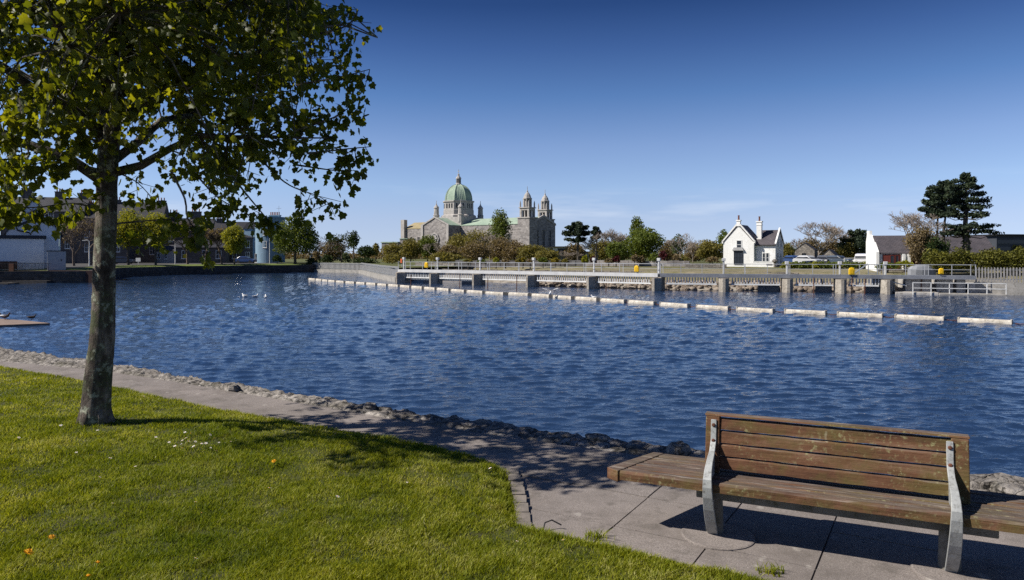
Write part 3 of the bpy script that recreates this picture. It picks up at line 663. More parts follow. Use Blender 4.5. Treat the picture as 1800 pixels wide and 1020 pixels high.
for k in range(4):
    z0 = .44+k*.0835
    nseg = 20; rs = random.Random(40+k); vs = []
    for i in range(nseg+1):
        x = .018+1.315*i/nseg; q = lambda s: rs.uniform(-s, s); t_ = .045
        vs += [(x, by(z0)+q(.0015), z0+q(.002)), (x, by(z0)+t_, z0), (x, by(z0+sl_h)+t_, z0+sl_h+q(.002)), (x, by(z0+sl_h)+.006+q(.0015), z0+sl_h+q(.002)), (x, by(z0+sl_h-.008)+q(.0015), z0+sl_h-.008)]
    fs = [(i*5+j, i*5+(j+1) % 5, (i+1)*5+(j+1) % 5, (i+1)*5+j) for i in range(nseg) for j in range(5)]+[(4, 3, 2, 1, 0), tuple(nseg*5+j for j in range(5))]
    bk.add(vs, fs)
bk.build('backrest', M_bwood, bench)
for x in (-.075, 1.333):
    st = MB(); st.prism([(by(.41)-.012, .41), (by(.41)+.06, .41), (by(.775)+.06, .775), (by(.775)-.012, .775)], lambda a, b, t: (t, a, b), x, x+.09); st.build('back_post', M_bwood, bench, bevel=.006)
rl = MB(); rl.prism([(by(.772)-.014, .7765), (by(.772)+.062, .7765), (by(.78)+.055, .79), (by(.78)-.006, .79)], lambda a, b, t: (t, a, b), -.08, 1.428); rl.build('top_rail', M_bwood, bench, bevel=.004)
PROF = [(.20, .0, .062), (.15, .05, .066), (.085, .13, .068), (.03, .22, .066), (-.012, .31, .062), (-.03, .38, .058), (-.028, .43, .053), (.0, .48, .047), (.055, .52, .042), (.115, .545, .04), (.165, .565, .036), (by(.6)-.02, .62, .036), (by(.74)-.02, .755, .036)]
for x in (-.022, 1.325):
    arm = MB(); ring = []
    for i, (y, z, w_) in enumerate(PROF):
        a = PROF[max(0, i-1)]; c = PROF[min(len(PROF)-1, i+1)]; t = Vector((0, c[0]-a[0], c[1]-a[1])).normalized(); nn2 = Vector((0, t.z, -t.y)); 
        p = Vector((x, y, z)); th = .018
        for sx, sn in ((-1, 0), (1, 0), (1, 1), (-1, 1)): ring.append(p+Vector((sx*w_*.5, 0, 0))+nn2*(th*sn))
    nP = len(PROF); fs = [(i*4+j, i*4+(j+1) % 4, (i+1)*4+(j+1) % 4, (i+1)*4+j) for i in range(nP-1) for j in range(4)]+[(3, 2, 1, 0), tuple((nP-1)*4+j for j in range(4))]
    arm.add(ring, fs)
    # web between the curved flange and the seat and back
    web = [(.20, .0), (.15, .055), (.09, .135), (.035, .225), (-.004, .31), (-.018, .38), (-.014, .425), (.01, .47), (.06, .505), (.12, .53), (by(.55)-.01, .54), (by(.74)-.01, .75), (by(.74)+.0, .75), (by(.42), .42), (.26, .33), (.26, 0)]
    arm.prism(web, lambda a, b, t: (t, a, b), x-.009, x+.009)
    ao = arm.build('support_arm', M_arm, bench, bevel=.003)
    for yb, zb in ((by(.72)-.022, .72), (by(.62)-.022, .62)):
        bo = MB(); bo.lathe([(.012, 0), (.012, .006), (.007, .010)], 10); bo.xform(Matrix.Translation((x, yb, zb)) @ Matrix.Rotation(R(90), 4, 'X')); bo.build('bolt', M_rust, ao)
    pe = MB(); pe.lathe([(.062, 0), (.06, .04), (.055, .27)], 20, x, .255); pe.build('pedestal', M_bconc, bench, smooth=False)
    pl = MB(); pl.lathe([(.235, -.005), (.235, .006), (.225, .01), (.12, .011)], 40, x+.03, .2); pl.build('base_plate', M_path, bench)
bm_ = MB(); bm_.box(-.12, 1.55, .14, .25, .255, .334); bm_.build('beam', M_bconc, bench, bevel=.006)

# ---- small things on the ground
p = G(962, 928, 0); wl_ = MB(); q = [G(955, 942), G(955, 936)+Vector((0, 0, .02)), G(958, 932)+Vector((0, 0, .05)), G(970, 930)+Vector((0, 0, .06)), G(987, 931)+Vector((0, 0, .03))]
wl_.tube(q, .005, 6); tag(wl_.build('wire', M_black), 'bent black wire sticking out of the paving at the lawn edge', 'wire')
rsr = random.Random(77)
def boulder(c, s, seed, label, group=None):
    r_ = np.random.default_rng(seed); n, m = 12, 8; V = []
    for i in range(m+1):
        th = math.pi*i/m
        for j in range(n):
            ph = 2*math.pi*j/n; d = np.array((math.sin(th)*math.cos(ph), math.sin(th)*math.sin(ph), math.cos(th)))
            d = np.sign(d)*np.abs(d)**.75; k = 1+.16*(math.sin(3*ph+seed+i)+math.sin(5*th+seed*2))*.5+r_.normal(0, .04)*(0 if i in (0, m) else 1); V.append(d*np.array(s)*k)
    mb = MB(); mb.add(V, [(i*n+j, (i+1)*n+j, (i+1)*n+(j+1) % n, i*n+(j+1) % n) for i in range(m) for j in range(n)])
    o = mb.build('boulder', M_wall); o.location = c; o.rotation_euler = (0, 0, seed*1.3); return tag(o, label, 'stone', group)
boulder(G(1192, 792, .02), (.12, .09, .07), 3, 'rounded dark stone on the wall left of the bench back', 'loose stones on the river wall')
boulder(G(1735, 850, .0), (.26, .13, .06), 5, 'flat pale stone on the wall right of the bench back', 'loose stones on the river wall')
boulder(G(1785, 862, .02), (.26, .15, .07), 8, 'large pale stone on the wall at the right picture edge', 'loose stones on the river wall')
boulder(G(650, 716, .01), (.14, .08, .05), 11, 'dark wet stone at the water edge of the wall near its middle', 'loose stones on the river wall')
boulder(G(1050, 772, .0), (.13, .09, .05), 14, 'grey stone on the shaded wall beyond the paving', 'loose stones on the river wall')
boulder(G(405, 682, .0), (.2, .1, .06), 21, 'low grey stone on the wall right of the tree', 'loose stones on the river wall')
# daisies and dandelions
M_petal = pm('daisy_petal', (.8, .79, .78), (.72, .70, .72), 5, .7, 0); M_dand = pm('dandelion_yellow', (.8, .42, .01), (.75, .33, .005), 9, .7, .3)
M_stem = pm('flower_stem', (.07, .10, .03), (.05, .08, .02), 5, .7, 0)
def flower(name, r, hgt, mat, npet):
    root = empty(name, (0, 0, 0)); s = MB(); s.tube([(0, 0, 0), (.004, .002, hgt*.6), (.0, .0, hgt)], .0015, 4); s.build('stem', M_stem, root)
    h = MB()
    for lay in range(1 if npet < 14 else 3):
        rr = r*(1-.28*lay)
        for k in range(npet):
            a = 2*math.pi*k/npet+lay*.2; w_ = math.pi/npet*.8; z = hgt+.003*lay
            h.add([(.15*r*math.cos(a), .15*r*math.sin(a), z), (rr*.7*math.cos(a-w_), rr*.7*math.sin(a-w_), z+r*.12+lay*.003), (rr*math.cos(a), rr*math.sin(a), z+r*.1), (rr*.7*math.cos(a+w_), rr*.7*math.sin(a+w_), z+r*.12+lay*.003)], [(0, 1, 2, 3)])
    h.build('petals', mat, root)
    c = MB(); c.lathe([(r*.26, hgt), (r*.26, hgt+r*.15), (r*.1, hgt+r*.28)], 8); c.build('flower_head', M_dand, root); return root
proto = flower('daisy', .013, .058, M_petal, 11)
spots = [(272, 786), (298, 791), (311, 799), (313, 793), (318, 801), (322, 790), (326, 786), (329, 791), (333, 784), (336, 779), (340, 790), (345, 790), (347, 797), (352, 794), (356, 790), (361, 793), (364, 778), (368, 796), (374, 787), (380, 789), (386, 788), (393, 789), (405, 787), (415, 784), (382, 804), (328, 774), (335, 774),
         (134, 810), (146, 816), (162, 808), (189, 822), (172, 776), (189, 771), (30, 791), (108, 768), (358, 909), (342, 892), (19, 752), (500, 769), (905, 948), (993, 953), (167, 851), (195, 892), (334, 990), (650, 955), (715, 850), (587, 883), (452, 700), (590, 770), (868, 826), (620, 762), (110, 690), (62, 668), (250, 705), (240, 830), (470, 870)]
for i, (px, py) in enumerate(spots):
    o = proto if i == 0 else copy_tree(proto); p = G(px, py, .08); z = lawn_z(np.array([[p.x, p.y]]))[0][0]; o.location = (p.x, p.y, z)
    o.rotation_euler = (R(rsr.uniform(-25, 25)), R(rsr.uniform(-25, 25)), rsr.uniform(0, 6)); s = rsr.uniform(.75, 1.25); o.scale = (s, s, s)
    tag(o, 'small white daisy in the short grass', 'daisy', 'daisies in the lawn')
proto = flower('dandelion', .024, .06, M_dand, 16)
for i, (px, py, lab, sc) in enumerate([(484, 818, 'small yellow dandelion in the middle of the lawn', .9), (86, 942, 'yellow dandelion in the lower left, uppermost of its pair', 1.0), (38, 976, 'big open orange yellow dandelion near the lower left corner', 1.35), (168, 990, 'half closed orange dandelion near the bottom edge', .9), (155, 1014, 'upright yellow dandelion cut by the bottom edge', .9)]):
    o = proto if i == 0 else copy_tree(proto); p = G(px, py, .09); z = lawn_z(np.array([[p.x, p.y]]))[0][0]; o.location = (p.x, p.y, z); o.scale = (sc, sc, sc); o.rotation_euler = (R(25), R(rsr.uniform(-15, 15)), i); tag(o, lab, 'dandelion', 'dandelions in the lawn')

# ================================================================== ON THE WATER
M_float = pm('bleached_float', (.62, .575, .5), (.40, .36, .30), 1.9, .85, .5, bscale=14, c3=(.2, .175, .13))
def make_float():
    r_ = empty('boom_float', (0, 0, 0)); b = MB(); Lf, r0 = 2.3, .16
    b.prism([(-.2, -.25), (.2, -.25), (.2, .05), (.15, .13), (-.15, .13), (-.2, .05)], lambda a, b_, t: (t, a, b_), -Lf/2, Lf/2); b.build('body', M_float, r_, bevel=.03)
    for s in (-1, 1):
        c = MB(); c.box(s*Lf/2-.02 if s > 0 else -Lf/2-.06, Lf/2+.06 if s > 0 else -Lf/2+.02, -.215, .215, -.2, .165); c.build('end_collar', M_float, r_, bevel=.02)
    return r_
bp = [(535, 491), (560, 493), (590, 496), (640, 499.5), (700, 504), (755, 508.5), (810, 513), (870, 517), (930, 520), (985, 524), (1040, 528), (1090, 531.5), (1140, 535), (1195, 539), (1250, 542.5), (1310, 546.5), (1382, 550), (1460, 554), (1545, 558), (1633, 562.5), (1731, 567.5), (1830, 573), (1940, 579.5)]
W3 = [G(x, y, WZ) for x, y in bp]; Lc = smooth_line([(p.x, p.y) for p in W3], .1)
cum = np.r_[0, np.cumsum(np.linalg.norm(np.diff(Lc, axis=0), axis=1))]
fl = make_float(); cps = []; s = cum[np.argmin(np.hypot(Lc[:, 0]-W3[-3].x, Lc[:, 1]-W3[-3].y))]+2.3+.75; k = 0; fw = 2.3
while s > 1.2:
    x, y = np.interp(s, cum, Lc[:, 0]), np.interp(s, cum, Lc[:, 1]); x2, y2 = np.interp(s-1, cum, Lc[:, 0]), np.interp(s-1, cum, Lc[:, 1])
    o = fl if k == 0 else copy_tree(fl); o.location = (x, y, WZ+.08+rsr.uniform(-.015, .015)); o.rotation_euler = (R(rsr.uniform(-2, 2)), 0, math.atan2(y-y2, x-x2)+R(rsr.uniform(-1.5, 1.5)))
    tag(o, 'whitish floating boom segment in the chain across the water', 'float', 'boom floats across the river'); k += 1
    gap = .55 if x < 10 else .75
    cps.append((np.interp(s-1.15-gap/2, cum, Lc[:, 0]), np.interp(s-1.15-gap/2, cum, Lc[:, 1]), math.atan2(y-y2, x-x2), x)); s -= 2.3+gap
print('floats', k)
pc = None
for x, y, a, xx in cps:
    if xx < 9:
        if pc is None:
            c = MB(); c.box(-.28, .28, -.2, .2, -.25, .16); pc = c.build('coupling', pm('black_rubber', (.03, .03, .03), (.05, .047, .045), 5, .8, .3), bevel=.03); o = pc
        else: o = pc.copy(); col.objects.link(o)
        tag(o, 'black coupling block between two floats of the boom', 'coupling', 'couplings of the boom')
    else:
        c = MB(); c.tube([(-.5, 0, .04), (0, 0, -.02), (.5, 0, .04)], .025, 5); o = c.build('chain', M_rust); tag(o, 'slack chain link between two right hand boom floats', 'chain', 'chains of the boom')
    o.location = (x, y, WZ+.05); o.rotation_euler = (0, 0, a)
# birds
M_gullw = pm('white_feathers', (.8, .8, .78), (.7, .7, .7), 3, .8, 0); M_gullg = pm('grey_feathers', (.35, .36, .38), (.28, .29, .3), 3, .8, 0); M_duck = pm('brown_feathers', (.09, .065, .045), (.05, .038, .03), 12, .8, .2); M_beak = pm('orange_beak', (.6, .25, .03), (.5, .2, .03), 4, .5, 0)
def bird(name, loc, rz, label, body, wingm, sc=1, fly=False, cat='gull', stand=False, group=None):
    r_ = empty(name, loc, rz, label, cat, group); b = MB()
    b.tube([(-.27, 0, .1), (-.19, 0, .09), (-.08, 0, .075), (.05, 0, .075), (.13, 0, .1), (.165, 0, .155), (.18, 0, .2), (.205, 0, .225), (.235, 0, .222), (.25, 0, .218)], [.008, .045, .082, .088, .07, .042, .036, .042, .028, .012], 10); b.build('body', body, r_, smooth=True)
    bk_ = MB(); bk_.tube([(.245, 0, .218), (.295, 0, .208)], [.012, .004], 5); bk_.build('beak', M_beak, r_)
    for s in (-1, 1):
        wg = MB()
        if fly: wg.add([(.09, s*.05, .14), (-.08, s*.05, .13), (-.06, s*.25, .36), (.06, s*.26, .38), (-.1, s*.52, .42), (-.02, s*.55, .45), (-.16, s*.62, .47)], [(0, 1, 2, 3), (3, 2, 4, 5), (5, 4, 6)] if s > 0 else [(3, 2, 1, 0), (5, 4, 2, 3), (6, 4, 5)])
        else: wg.tube([(.08, s*.06, .11), (-.05, s*.088, .115), (-.18, s*.06, .12), (-.3, s*.015, .125)], [.02, .042, .03, .006], 6)
        o = wg.build('wing', wingm, r_, smooth=not fly)
        if fly: m_ = o.modifiers.new('thick', 'SOLIDIFY'); m_.thickness = .012
        if stand: lg = MB(); lg.tube([(-.01, s*.03, .02), (-.01, s*.03, -.1)], .007, 5); lg.tube([(-.02, s*.03, -.098), (.05, s*.035, -.1)], [.006, .01], 5); lg.build('leg', M_beak, r_)
    r_.scale = (sc,)*3; return r_
for px, py, rz, lab in ((430, 522, 150, 'white gull with raised head, leftmost of three on the water'), (449, 523, 60, 'white gull in the middle of three on the water'), (467, 524, 110, 'white gull with a dark tail, rightmost of three on the water')):
    bird('gull', G(px, py, WZ)-Vector((0, 0, .02)), R(rz), lab, M_gullw, M_gullg, 1.25, group='gulls on the river')
bird('gull', P(967, 518, F*(H-WZ)/(524-HY)), R(80), 'white gull landing on the boom with its wings raised', M_gullw, M_gullw, 1.15, True)
p = G(1045, 525, WZ); bird('gull', p, R(170), 'white gull swimming just beyond the boom', M_gullw, M_gullg, 1.2)
rf = MB(); q = [G(-60, 556, WZ+.1), G(40, 563, WZ+.1), G(88, 568, WZ+.1), G(-60, 574, WZ+.1)]
rf.prism([(p.x, p.y) for p in q][::-1], lambda a, b, t: (a, b, t), WZ-.3, WZ+.1)
tag(rf.build('raft', pm('weathered_raft_boards', (.26, .19, .15), (.16, .12, .1), 2, .9, .4), bevel=.02), 'low brown wooden raft lying on the water at the left edge', 'raft')
bird('duck', G(9, 562, WZ+.1)+Vector((0, 0, .1)), R(10), 'dark duck with a pale flank standing on the raft', M_duck, M_gullw, 1.05, cat='duck', stand=True)
bird('duck', G(56, 563, WZ+.1)+Vector((0, 0, .1)), R(30), 'small dark duck at the tip of the raft', M_duck, M_duck, .8, cat='duck', stand=True)
bird('duck', G(-3, 558, WZ+.1)+Vector((0, 0, .1)), R(140), 'dark duck on the raft cut by the left picture edge', M_duck, M_duck, 1.0, cat='duck', stand=True)
#__FAR__
# ================================================================== BARRAGE
def seg_pt(s):
    """point on the barrage line at picture column s (photo pixels), bend at 1158"""
    k = (s-CX)/F; A, B = (BL, BEND) if s <= 1160 else ((BEND, BR) if s <= 1550 else (BR, BE))
    d = B-A; t = (k*A.y-A.x)/(d.x-k*d.y); return A+d*t, math.atan2(d.y, d.x)
DZ = -.03
bar = empty('sluice_barrage', (BEND.x, BEND.y, WZ), 0, 'long low sluice barrage with a railed walkway on concrete piers', 'barrage')
bo = Vector((BEND.x, BEND.y, WZ))
def loc(p, z): return (p.x-bo.x, p.y-bo.y, z-bo.z)
PIERS = [711, 770, 845, 939, 1045, 1159, 1272, 1383, 1476, 1556]
M_pier = pm('stained_pier_concrete', (.40, .365, .31), (.25, .22, .185), 1.6, .9, .5, c3=(.11, .095, .07), stretch=(1, 1, .35))
for i, px in enumerate(PIERS):
    p, a = seg_pt(px); m = MB(); hw = .48; hw = .75 if px == 711 else hw
    pl = [(-hw, .3), (-hw, -.75), (-.12, -1.5), (.12, -1.5), (hw, -.75), (hw, .3)]
    m.prism(pl, lambda x, y, t: (x, y, t), -.8, DZ-.42-WZ)
    m.prism([(-hw*1.06, .4), (-hw*1.06, -.7), (hw*1.06, -.7), (hw*1.06, .4)], lambda x, y, t: (x, y, t), DZ-.42-WZ, DZ-.34-WZ)
    m.xform(Matrix.Translation(loc(p, WZ)) @ Matrix.Rotation(a, 4, 'Z')); m.build('pier', M_pier, bar)
    # the gear column above the pier
    g = MB(); hcol = 1.25 if px < 1300 else .95; g.cbox(0, -.1, hcol/2, .16, .16, hcol); g.cbox(0, -.1, hcol+.15, .34, .3, .3)
    g.xform(Matrix.Translation(loc(p, DZ)) @ Matrix.Rotation(a, 4, 'Z')); g.build('gear_column', pm('dull_white_paint', (.55, .55, .54), (.42, .42, .41), 3, .6, .1), bar, bevel=.03)
runs = [(BL, BEND), (BEND, BR), (BR, BE)]
dk = MB(); rail = MB()
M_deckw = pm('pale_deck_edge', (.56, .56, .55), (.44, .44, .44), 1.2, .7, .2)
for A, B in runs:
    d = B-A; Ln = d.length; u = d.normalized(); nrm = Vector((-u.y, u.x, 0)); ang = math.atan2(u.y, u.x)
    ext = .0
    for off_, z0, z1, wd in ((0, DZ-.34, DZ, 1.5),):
        m = MB(); m.box(-.02, Ln+.02, -.75, .75, z0-WZ, z1-WZ); m.xform(Matrix.Translation(loc(A, WZ)) @ Matrix.Rotation(ang, 4, 'Z')); m.build('deck', M_deckw if A is BL else pm('shaded_blue_grey_deck_edge', (.2, .21, .235), (.14, .15, .17), 1.5, .7, .2), bar)  # right runs darker: grazing light put into the colour, plus weathering
    nP0 = max(2, round(Ln/2.1))
    r_ = MB()
    for side, nP in ((-.68, nP0), (.68, max(2, nP0//2))):
        for k in range(nP+1):
            x = Ln*k/nP
            r_.cbox(x, side, DZ+.5-WZ-.1, .05, .04, 1.2)
        for z, t_ in ((.97, .035), (.52, .02)):
            r_.box(0, Ln, side-t_/2, side+t_/2, DZ+z-t_/2-WZ, DZ+z+t_/2-WZ)
    r_.xform(Matrix.Translation(loc(A, WZ)) @ Matrix.Rotation(ang, 4, 'Z')); r_.build('railing', pm('pale_rail_paint', (.42, .43, .44), (.30, .31, .33), 3, .6, .1), bar)
M_bars = pm('white_gate_bars', (.5, .51, .52), (.38, .4, .42), 3, .6, .1)
rs = random.Random(31)
for a_, b_ in zip(PIERS[:-1], PIERS[1:]):
    pa, ang = seg_pt(a_+ .01); pb_, _ = seg_pt(b_); d = pb_-pa; Ln = d.length; ang = math.atan2(d.y, d.x)
    X4 = Matrix.Translation(loc(pa, WZ)) @ Matrix.Rotation(ang, 4, 'Z')
    m = MB(); x = .75
    while x < Ln-.7: m.box(x, x+.1, -.55, -.50, -1.22-WZ+.0+.28, DZ-.36-WZ); x += .27
    m.xform(X4); m.build('bar_screen', M_bars, bar)
    m = MB(); m.box(.66, Ln-.66, -.62, -.35, -1.09-WZ, -.96-WZ); m.xform(X4); m.build('sill_beam', M_whitepaint, bar)
    m = MB(); m.box(.66, Ln-.66, -.1, .0, -1.35-WZ, -1.08-WZ); m.xform(X4); m.build('gate_leaf', M_steel, bar) if a_ < 840 else None
    if a_ > 1250 or a_ < 800:       # shut lifting gates
        m = MB(); m.box(Ln*.55, Ln-.66, .1, .25, WZ-.4-WZ, -1.12-WZ); m.xform(X4); m.build('shut_gate', pm('grey_gate_plate', (.16, .16, .165), (.11, .11, .115), 1, .7, .2), bar)
# iron stakes in front
for i, (px, py, h) in enumerate([(722, 503, 1.3), (808, 505, 1.4), (857, 506, 1.1), (908, 508, 1.5), (1065, 512, .8), (1430, 516, 1.5), (1497, 516, 1.6), (1444, 514, 1.3), (1619, 517, 1.4), (1520, 517, 1.4)]):
    p = G(px, py, WZ); m = MB(); m.tube([(p.x, p.y, WZ-.5), (p.x+.04, p.y, WZ+h)], [.05, .045], 6)
    tag(m.build('mooring_stake', M_rust), 'thin rusty iron stake standing in the water before the barrage', 'stake', 'iron stakes before the barrage')
# lifebuoys on the railing
def buoy(px, py, s, label, mat=M_yellow, post=False):
    if px < 1700 and px > 700: p, a = seg_pt(px); p = p+Vector((math.sin(a), -math.cos(a), 0))*.76
    else: p = P(px, py, 131); a = 0
    z = Zat(py, p.y); s *= .72; r_ = empty('lifebuoy', (p.x, p.y, z), a, label, 'lifebuoy', 'lifebuoys by the water')
    m = MB()
    if mat is M_orange: m.cbox(0, 0, 0, .3, .12, .95*s)
    else:
        m.prism([(-.36*s, -.46*s), (.36*s, -.46*s), (.36*s, .2*s), (.26*s, .42*s), (0, .5*s), (-.26*s, .42*s), (-.36*s, .2*s)], lambda a_, b_, t: (a_, t, b_), -.13, .06)
    m.build('housing', mat, r_, bevel=.05)
    if mat is M_yellow: m = MB(); m.prism([(-.18*s, -.3*s), (.18*s, -.3*s), (.18*s, .15*s), (0, .28*s), (-.18*s, .15*s)], lambda a_, b_, t: (a_, t, b_), -.15, -.132); m.build('door_panel', pm('deep_yellow', (.62, .38, .01), (.58, .34, .01), 3, .5, 0), r_)  # door panel in a deeper yellow than the housing
    m = MB(); m.cbox(0, .09, -.6*s if post else -.4, .08, .05, 1.2*s if not post else 1.6); m.build('bracket', M_rust if post else M_steel, r_)
buoy(757, 466, 1.0, 'yellow lifebuoy box on the barrage railing beside the leftmost bay'); buoy(1125, 472.5, .95, 'yellow lifebuoy box on the railing near the barrage bend'); buoy(1494, 477, 1.0, 'yellow lifebuoy box on the railing below the parked cars'); buoy(1650, 477, .8, 'small yellow lifebuoy box near the palisade fence end'); buoy(713, 459, .8, 'orange lifebuoy case on the left end of the barrage', M_orange); buoy(325, 450.5, 1.1, 'yellow lifebuoy box on a post before the left bank trees', M_yellow, True)
# right abutment: blocks, landing, white handrail
ab = empty('weir_abutment', (BR.x, BR.y, WZ), 0, 'pale concrete abutment with openings under the right end of the walkway', 'abutment')
u = (BE-BR).normalized(); aa = math.atan2(u.y, u.x); XA = Matrix.Rotation(aa, 4, 'Z')
for x0, x1, y0, z1, mt in ((-.6, 1.15, .1, 1.38, M_conc), (2.0, 4.15, .05, 1.38, M_concl), (4.6, 5.9, .2, 1.38, M_concl), (6.2, 6.9, .2, 1.38, M_concl), (7.2, 12.5, .2, 1.0, M_concl)):
    m = MB(); m.box(x0, x1, y0, 3.2, -.8, z1); m.xform(XA); m.build('block', mt, ab, bevel=.04)
m = MB(); m.box(-.6, 12, 3.25, 3.6, -.8, 1.35); m.xform(XA); m.build('back_wall', M_conc, ab)
m = MB(); m.box(.9, 4.4, -1.3, .0, -.6, .22); m.xform(XA); m.build('apron', M_concl, ab, bevel=.05)
m = MB(); m.box(4.4, 9.6, -1.5, .1, -.3, .14); m.xform(XA); m.build('landing', M_conc, ab, bevel=.03)
hr = MB()
for k in range(6): hr.cbox(2.3+1.45*k, -1.4, .55, .06, .06, 1.1)
for z in (1.08, .6): hr.box(2.3, 9.6, -1.43, -1.37, z-.03, z+.03)
hr.xform(XA); hr.build('handrail', M_whitepaint, ab)
stp = MB(); stp.tube([(.2, -.3, 1.3), (2.0, -.4, .75)], .05, 6); stp.xform(XA); stp.build('brace', M_whitepaint, ab)
# walkway gate and steps
p, a = seg_pt(1529); gt = empty('walkway_gate', (p.x, p.y, DZ), a, 'grey steel stair and gate on the walkway left of the red doors', 'gate')
m = MB(); [m.cbox(x, .4, .5, .07, .07, 1.0) for x in (-.05, .75)]; m.box(-.05, .75, .37, .43, .93, 1.0); m.box(-.05, .75, .37, .43, .12, .18); m.build('gate_frame', M_steel, gt)
m = MB(); m.add([(-1.3, .5, 0), (-.05, .5, .95), (-.05, .9, .95), (-1.3, .9, 0), (-1.3, .5, .1), (-.05, .5, 1.05), (-.05, .9, 1.05), (-1.3, .9, .1)], [(0, 3, 2, 1), (4, 5, 6, 7), (0, 1, 5, 4), (1, 2, 6, 5), (2, 3, 7, 6), (3, 0, 4, 7)]); m.build('stair', M_steel, gt)
# palisade fences
def palisade(name, pts, zt, zb, step, wd, mat, label, wall=None, walltop=None, wallz=None):
    pts = [Vector(p) for p in pts]; o = empty(name, (pts[0].x, pts[0].y, zb), 0, label, 'fence'); m = MB(); r_ = MB(); wl_ = MB()
    for A, B in zip(pts[:-1], pts[1:]):
        d = B-A; Ln = d.length; a = math.atan2(d.y, d.x); X4 = Matrix.Translation((A.x-pts[0].x, A.y-pts[0].y, 0)) @ Matrix.Rotation(a, 4, 'Z'); t = MB(); x = 0
        while x < Ln: t.prism([(-wd/2, 0), (wd/2, 0), (wd/2, zt-zb-.08), (0, zt-zb), (-wd/2, zt-zb-.08)], lambda a_, b_, tt: (x+a_, tt, b_), -.02, .02); x += step
        t.xform(X4); m.add(t.v, t.f)
        t = MB(); [t.box(0, Ln, .025, .07, (zt-zb)*f, (zt-zb)*f+.06) for f in (.18, .8)]; t.xform(X4); r_.add(t.v, t.f)
        if wall: t = MB(); t.box(-.1, Ln+.1, -.12, .5, wallz-zb, walltop-zb); t.xform(X4); wl_.add(t.v, t.f)
    m.build('pales', mat, o); r_.build('rail', M_steel, o)
    if wall: wl_.build('base_wall', wall, o)
    return o
M_fence = pm('pale_fence_steel', (.42, .42, .41), (.3, .3, .3), 3, .6, .2)
M_pale = pm('weathered_pales', (.33, .31, .29), (.2, .195, .19), 3, .6, .2, metal=.2)
palisade('palisade_fence', [(41.9, 64.2, 0), (46.5, 62.2, 0), (62, 56, 0)], .74, -.62, .235, .12, M_pale, 'tall grey palisade fence on a wall at the right edge', M_conc, -.62, -3)
palisade('palisade_fence', [(-14.9, 93.6, 0), (-20, 108, 0), (-29.5, 139, 0)], .3, -1.15, .34, .16, M_fence, 'grey palisade fence beside the channel left of the barrage', M_conc, -1.15, -3)
palisade('palisade_fence', [(-29.5, 139.5, 0), (-43, 150.5, 0)], .25, -1.2, .4, .2, M_fence, 'far grey palisade fence across the head of the channel', M_conc, -1.2, -3)
# rocks along the foot of the weir bank: one continuous heap
rk = np.random.default_rng(8); VV, FF = [], []
ico_v, ico_f = [], []
def rock_mesh(c, s, r_):
    n, m_ = 7, 4; o = len(VV)
    for i in range(m_+1):
        th = math.pi*i/m_
        for j in range(n):
            ph = 2*math.pi*j/n; q = 1+r_.normal(0, .13); VV.append((c[0]+s[0]*q*math.sin(th)*math.cos(ph), c[1]+s[1]*q*math.sin(th)*math.sin(ph), c[2]+s[2]*q*math.cos(th)))
    for i in range(m_):
        for j in range(n): FF.append((o+i*n+j, o+(i+1)*n+j, o+(i+1)*n+(j+1) % n, o+i*n+(j+1) % n))
L1 = offs(2.2); L1[0] = L1[0].lerp(L1[1], .52)
for A, B in zip(L1[:3], L1[1:4]):
    d = B-A; n_ = Vector((-d.y, d.x, 0)).normalized()
    for k in range(int(d.length*15)):
        t = rk.random(); w_ = rk.random(); q = A+d*t+n_*(w_*2.0)
        rock_mesh((q.x+rk.normal(0, .2), q.y+rk.normal(0, .15), -1.75+w_*.8), rk.uniform(.15, .45)*np.array((1, .8, .65)), rk)
M_rocks = pm('tumbled_weir_rocks', (.34, .29, .24), (.13, .10, .08), .7, .95, .6, bscale=6, bdist=.05, c3=(.06, .045, .03))
tag(np_obj('rocks', np.array(VV), np.array(FF), M_rocks), 'tumbled pale and brown rocks along the weir bank', 'rocks', kind='stuff')

# ================================================================== TREES
def crown_np(seed, lobes, n, size, squash=1.0):
    """leaf-sized faces gathered in uneven clumps inside lobes = [(x,y,z,rx,ry,rz)]"""
    r_ = np.random.default_rng(seed); lobes = np.array(lobes, float); vol = lobes[:, 3]*lobes[:, 5]; pick = r_.choice(len(lobes), n, p=vol/vol.sum())
    d = r_.normal(0, 1, (n, 3)); d /= np.linalg.norm(d, axis=1)[:, None]; rad = r_.random(n)**.38
    # noise in the outline
    ph = r_.random((len(lobes), 3))*6
    wob = 1+.16*np.sin(4*d[:, 0]+ph[pick, 0])*np.sin(5*d[:, 2]+ph[pick, 1])+r_.normal(0, .05, n)
    C = lobes[pick, :3]+d*lobes[pick, 3:]*(rad*wob)[:, None]
    a = r_.normal(0, 1, (n, 3)); a /= np.linalg.norm(a, axis=1)[:, None]; b = np.cross(a, r_.normal(0, 1, (n, 3))); b /= np.linalg.norm(b, axis=1)[:, None]
    s = size*r_.uniform(.5, 1.35, n)[:, None]
    V = np.stack([C-a*s, C-b*s*.6, C+a*s, C+b*s*.6], 1).reshape(-1, 3); k = np.arange(n)[:, None]*4
    return V, np.concatenate([k, k+1, k+2, k+3], 1)
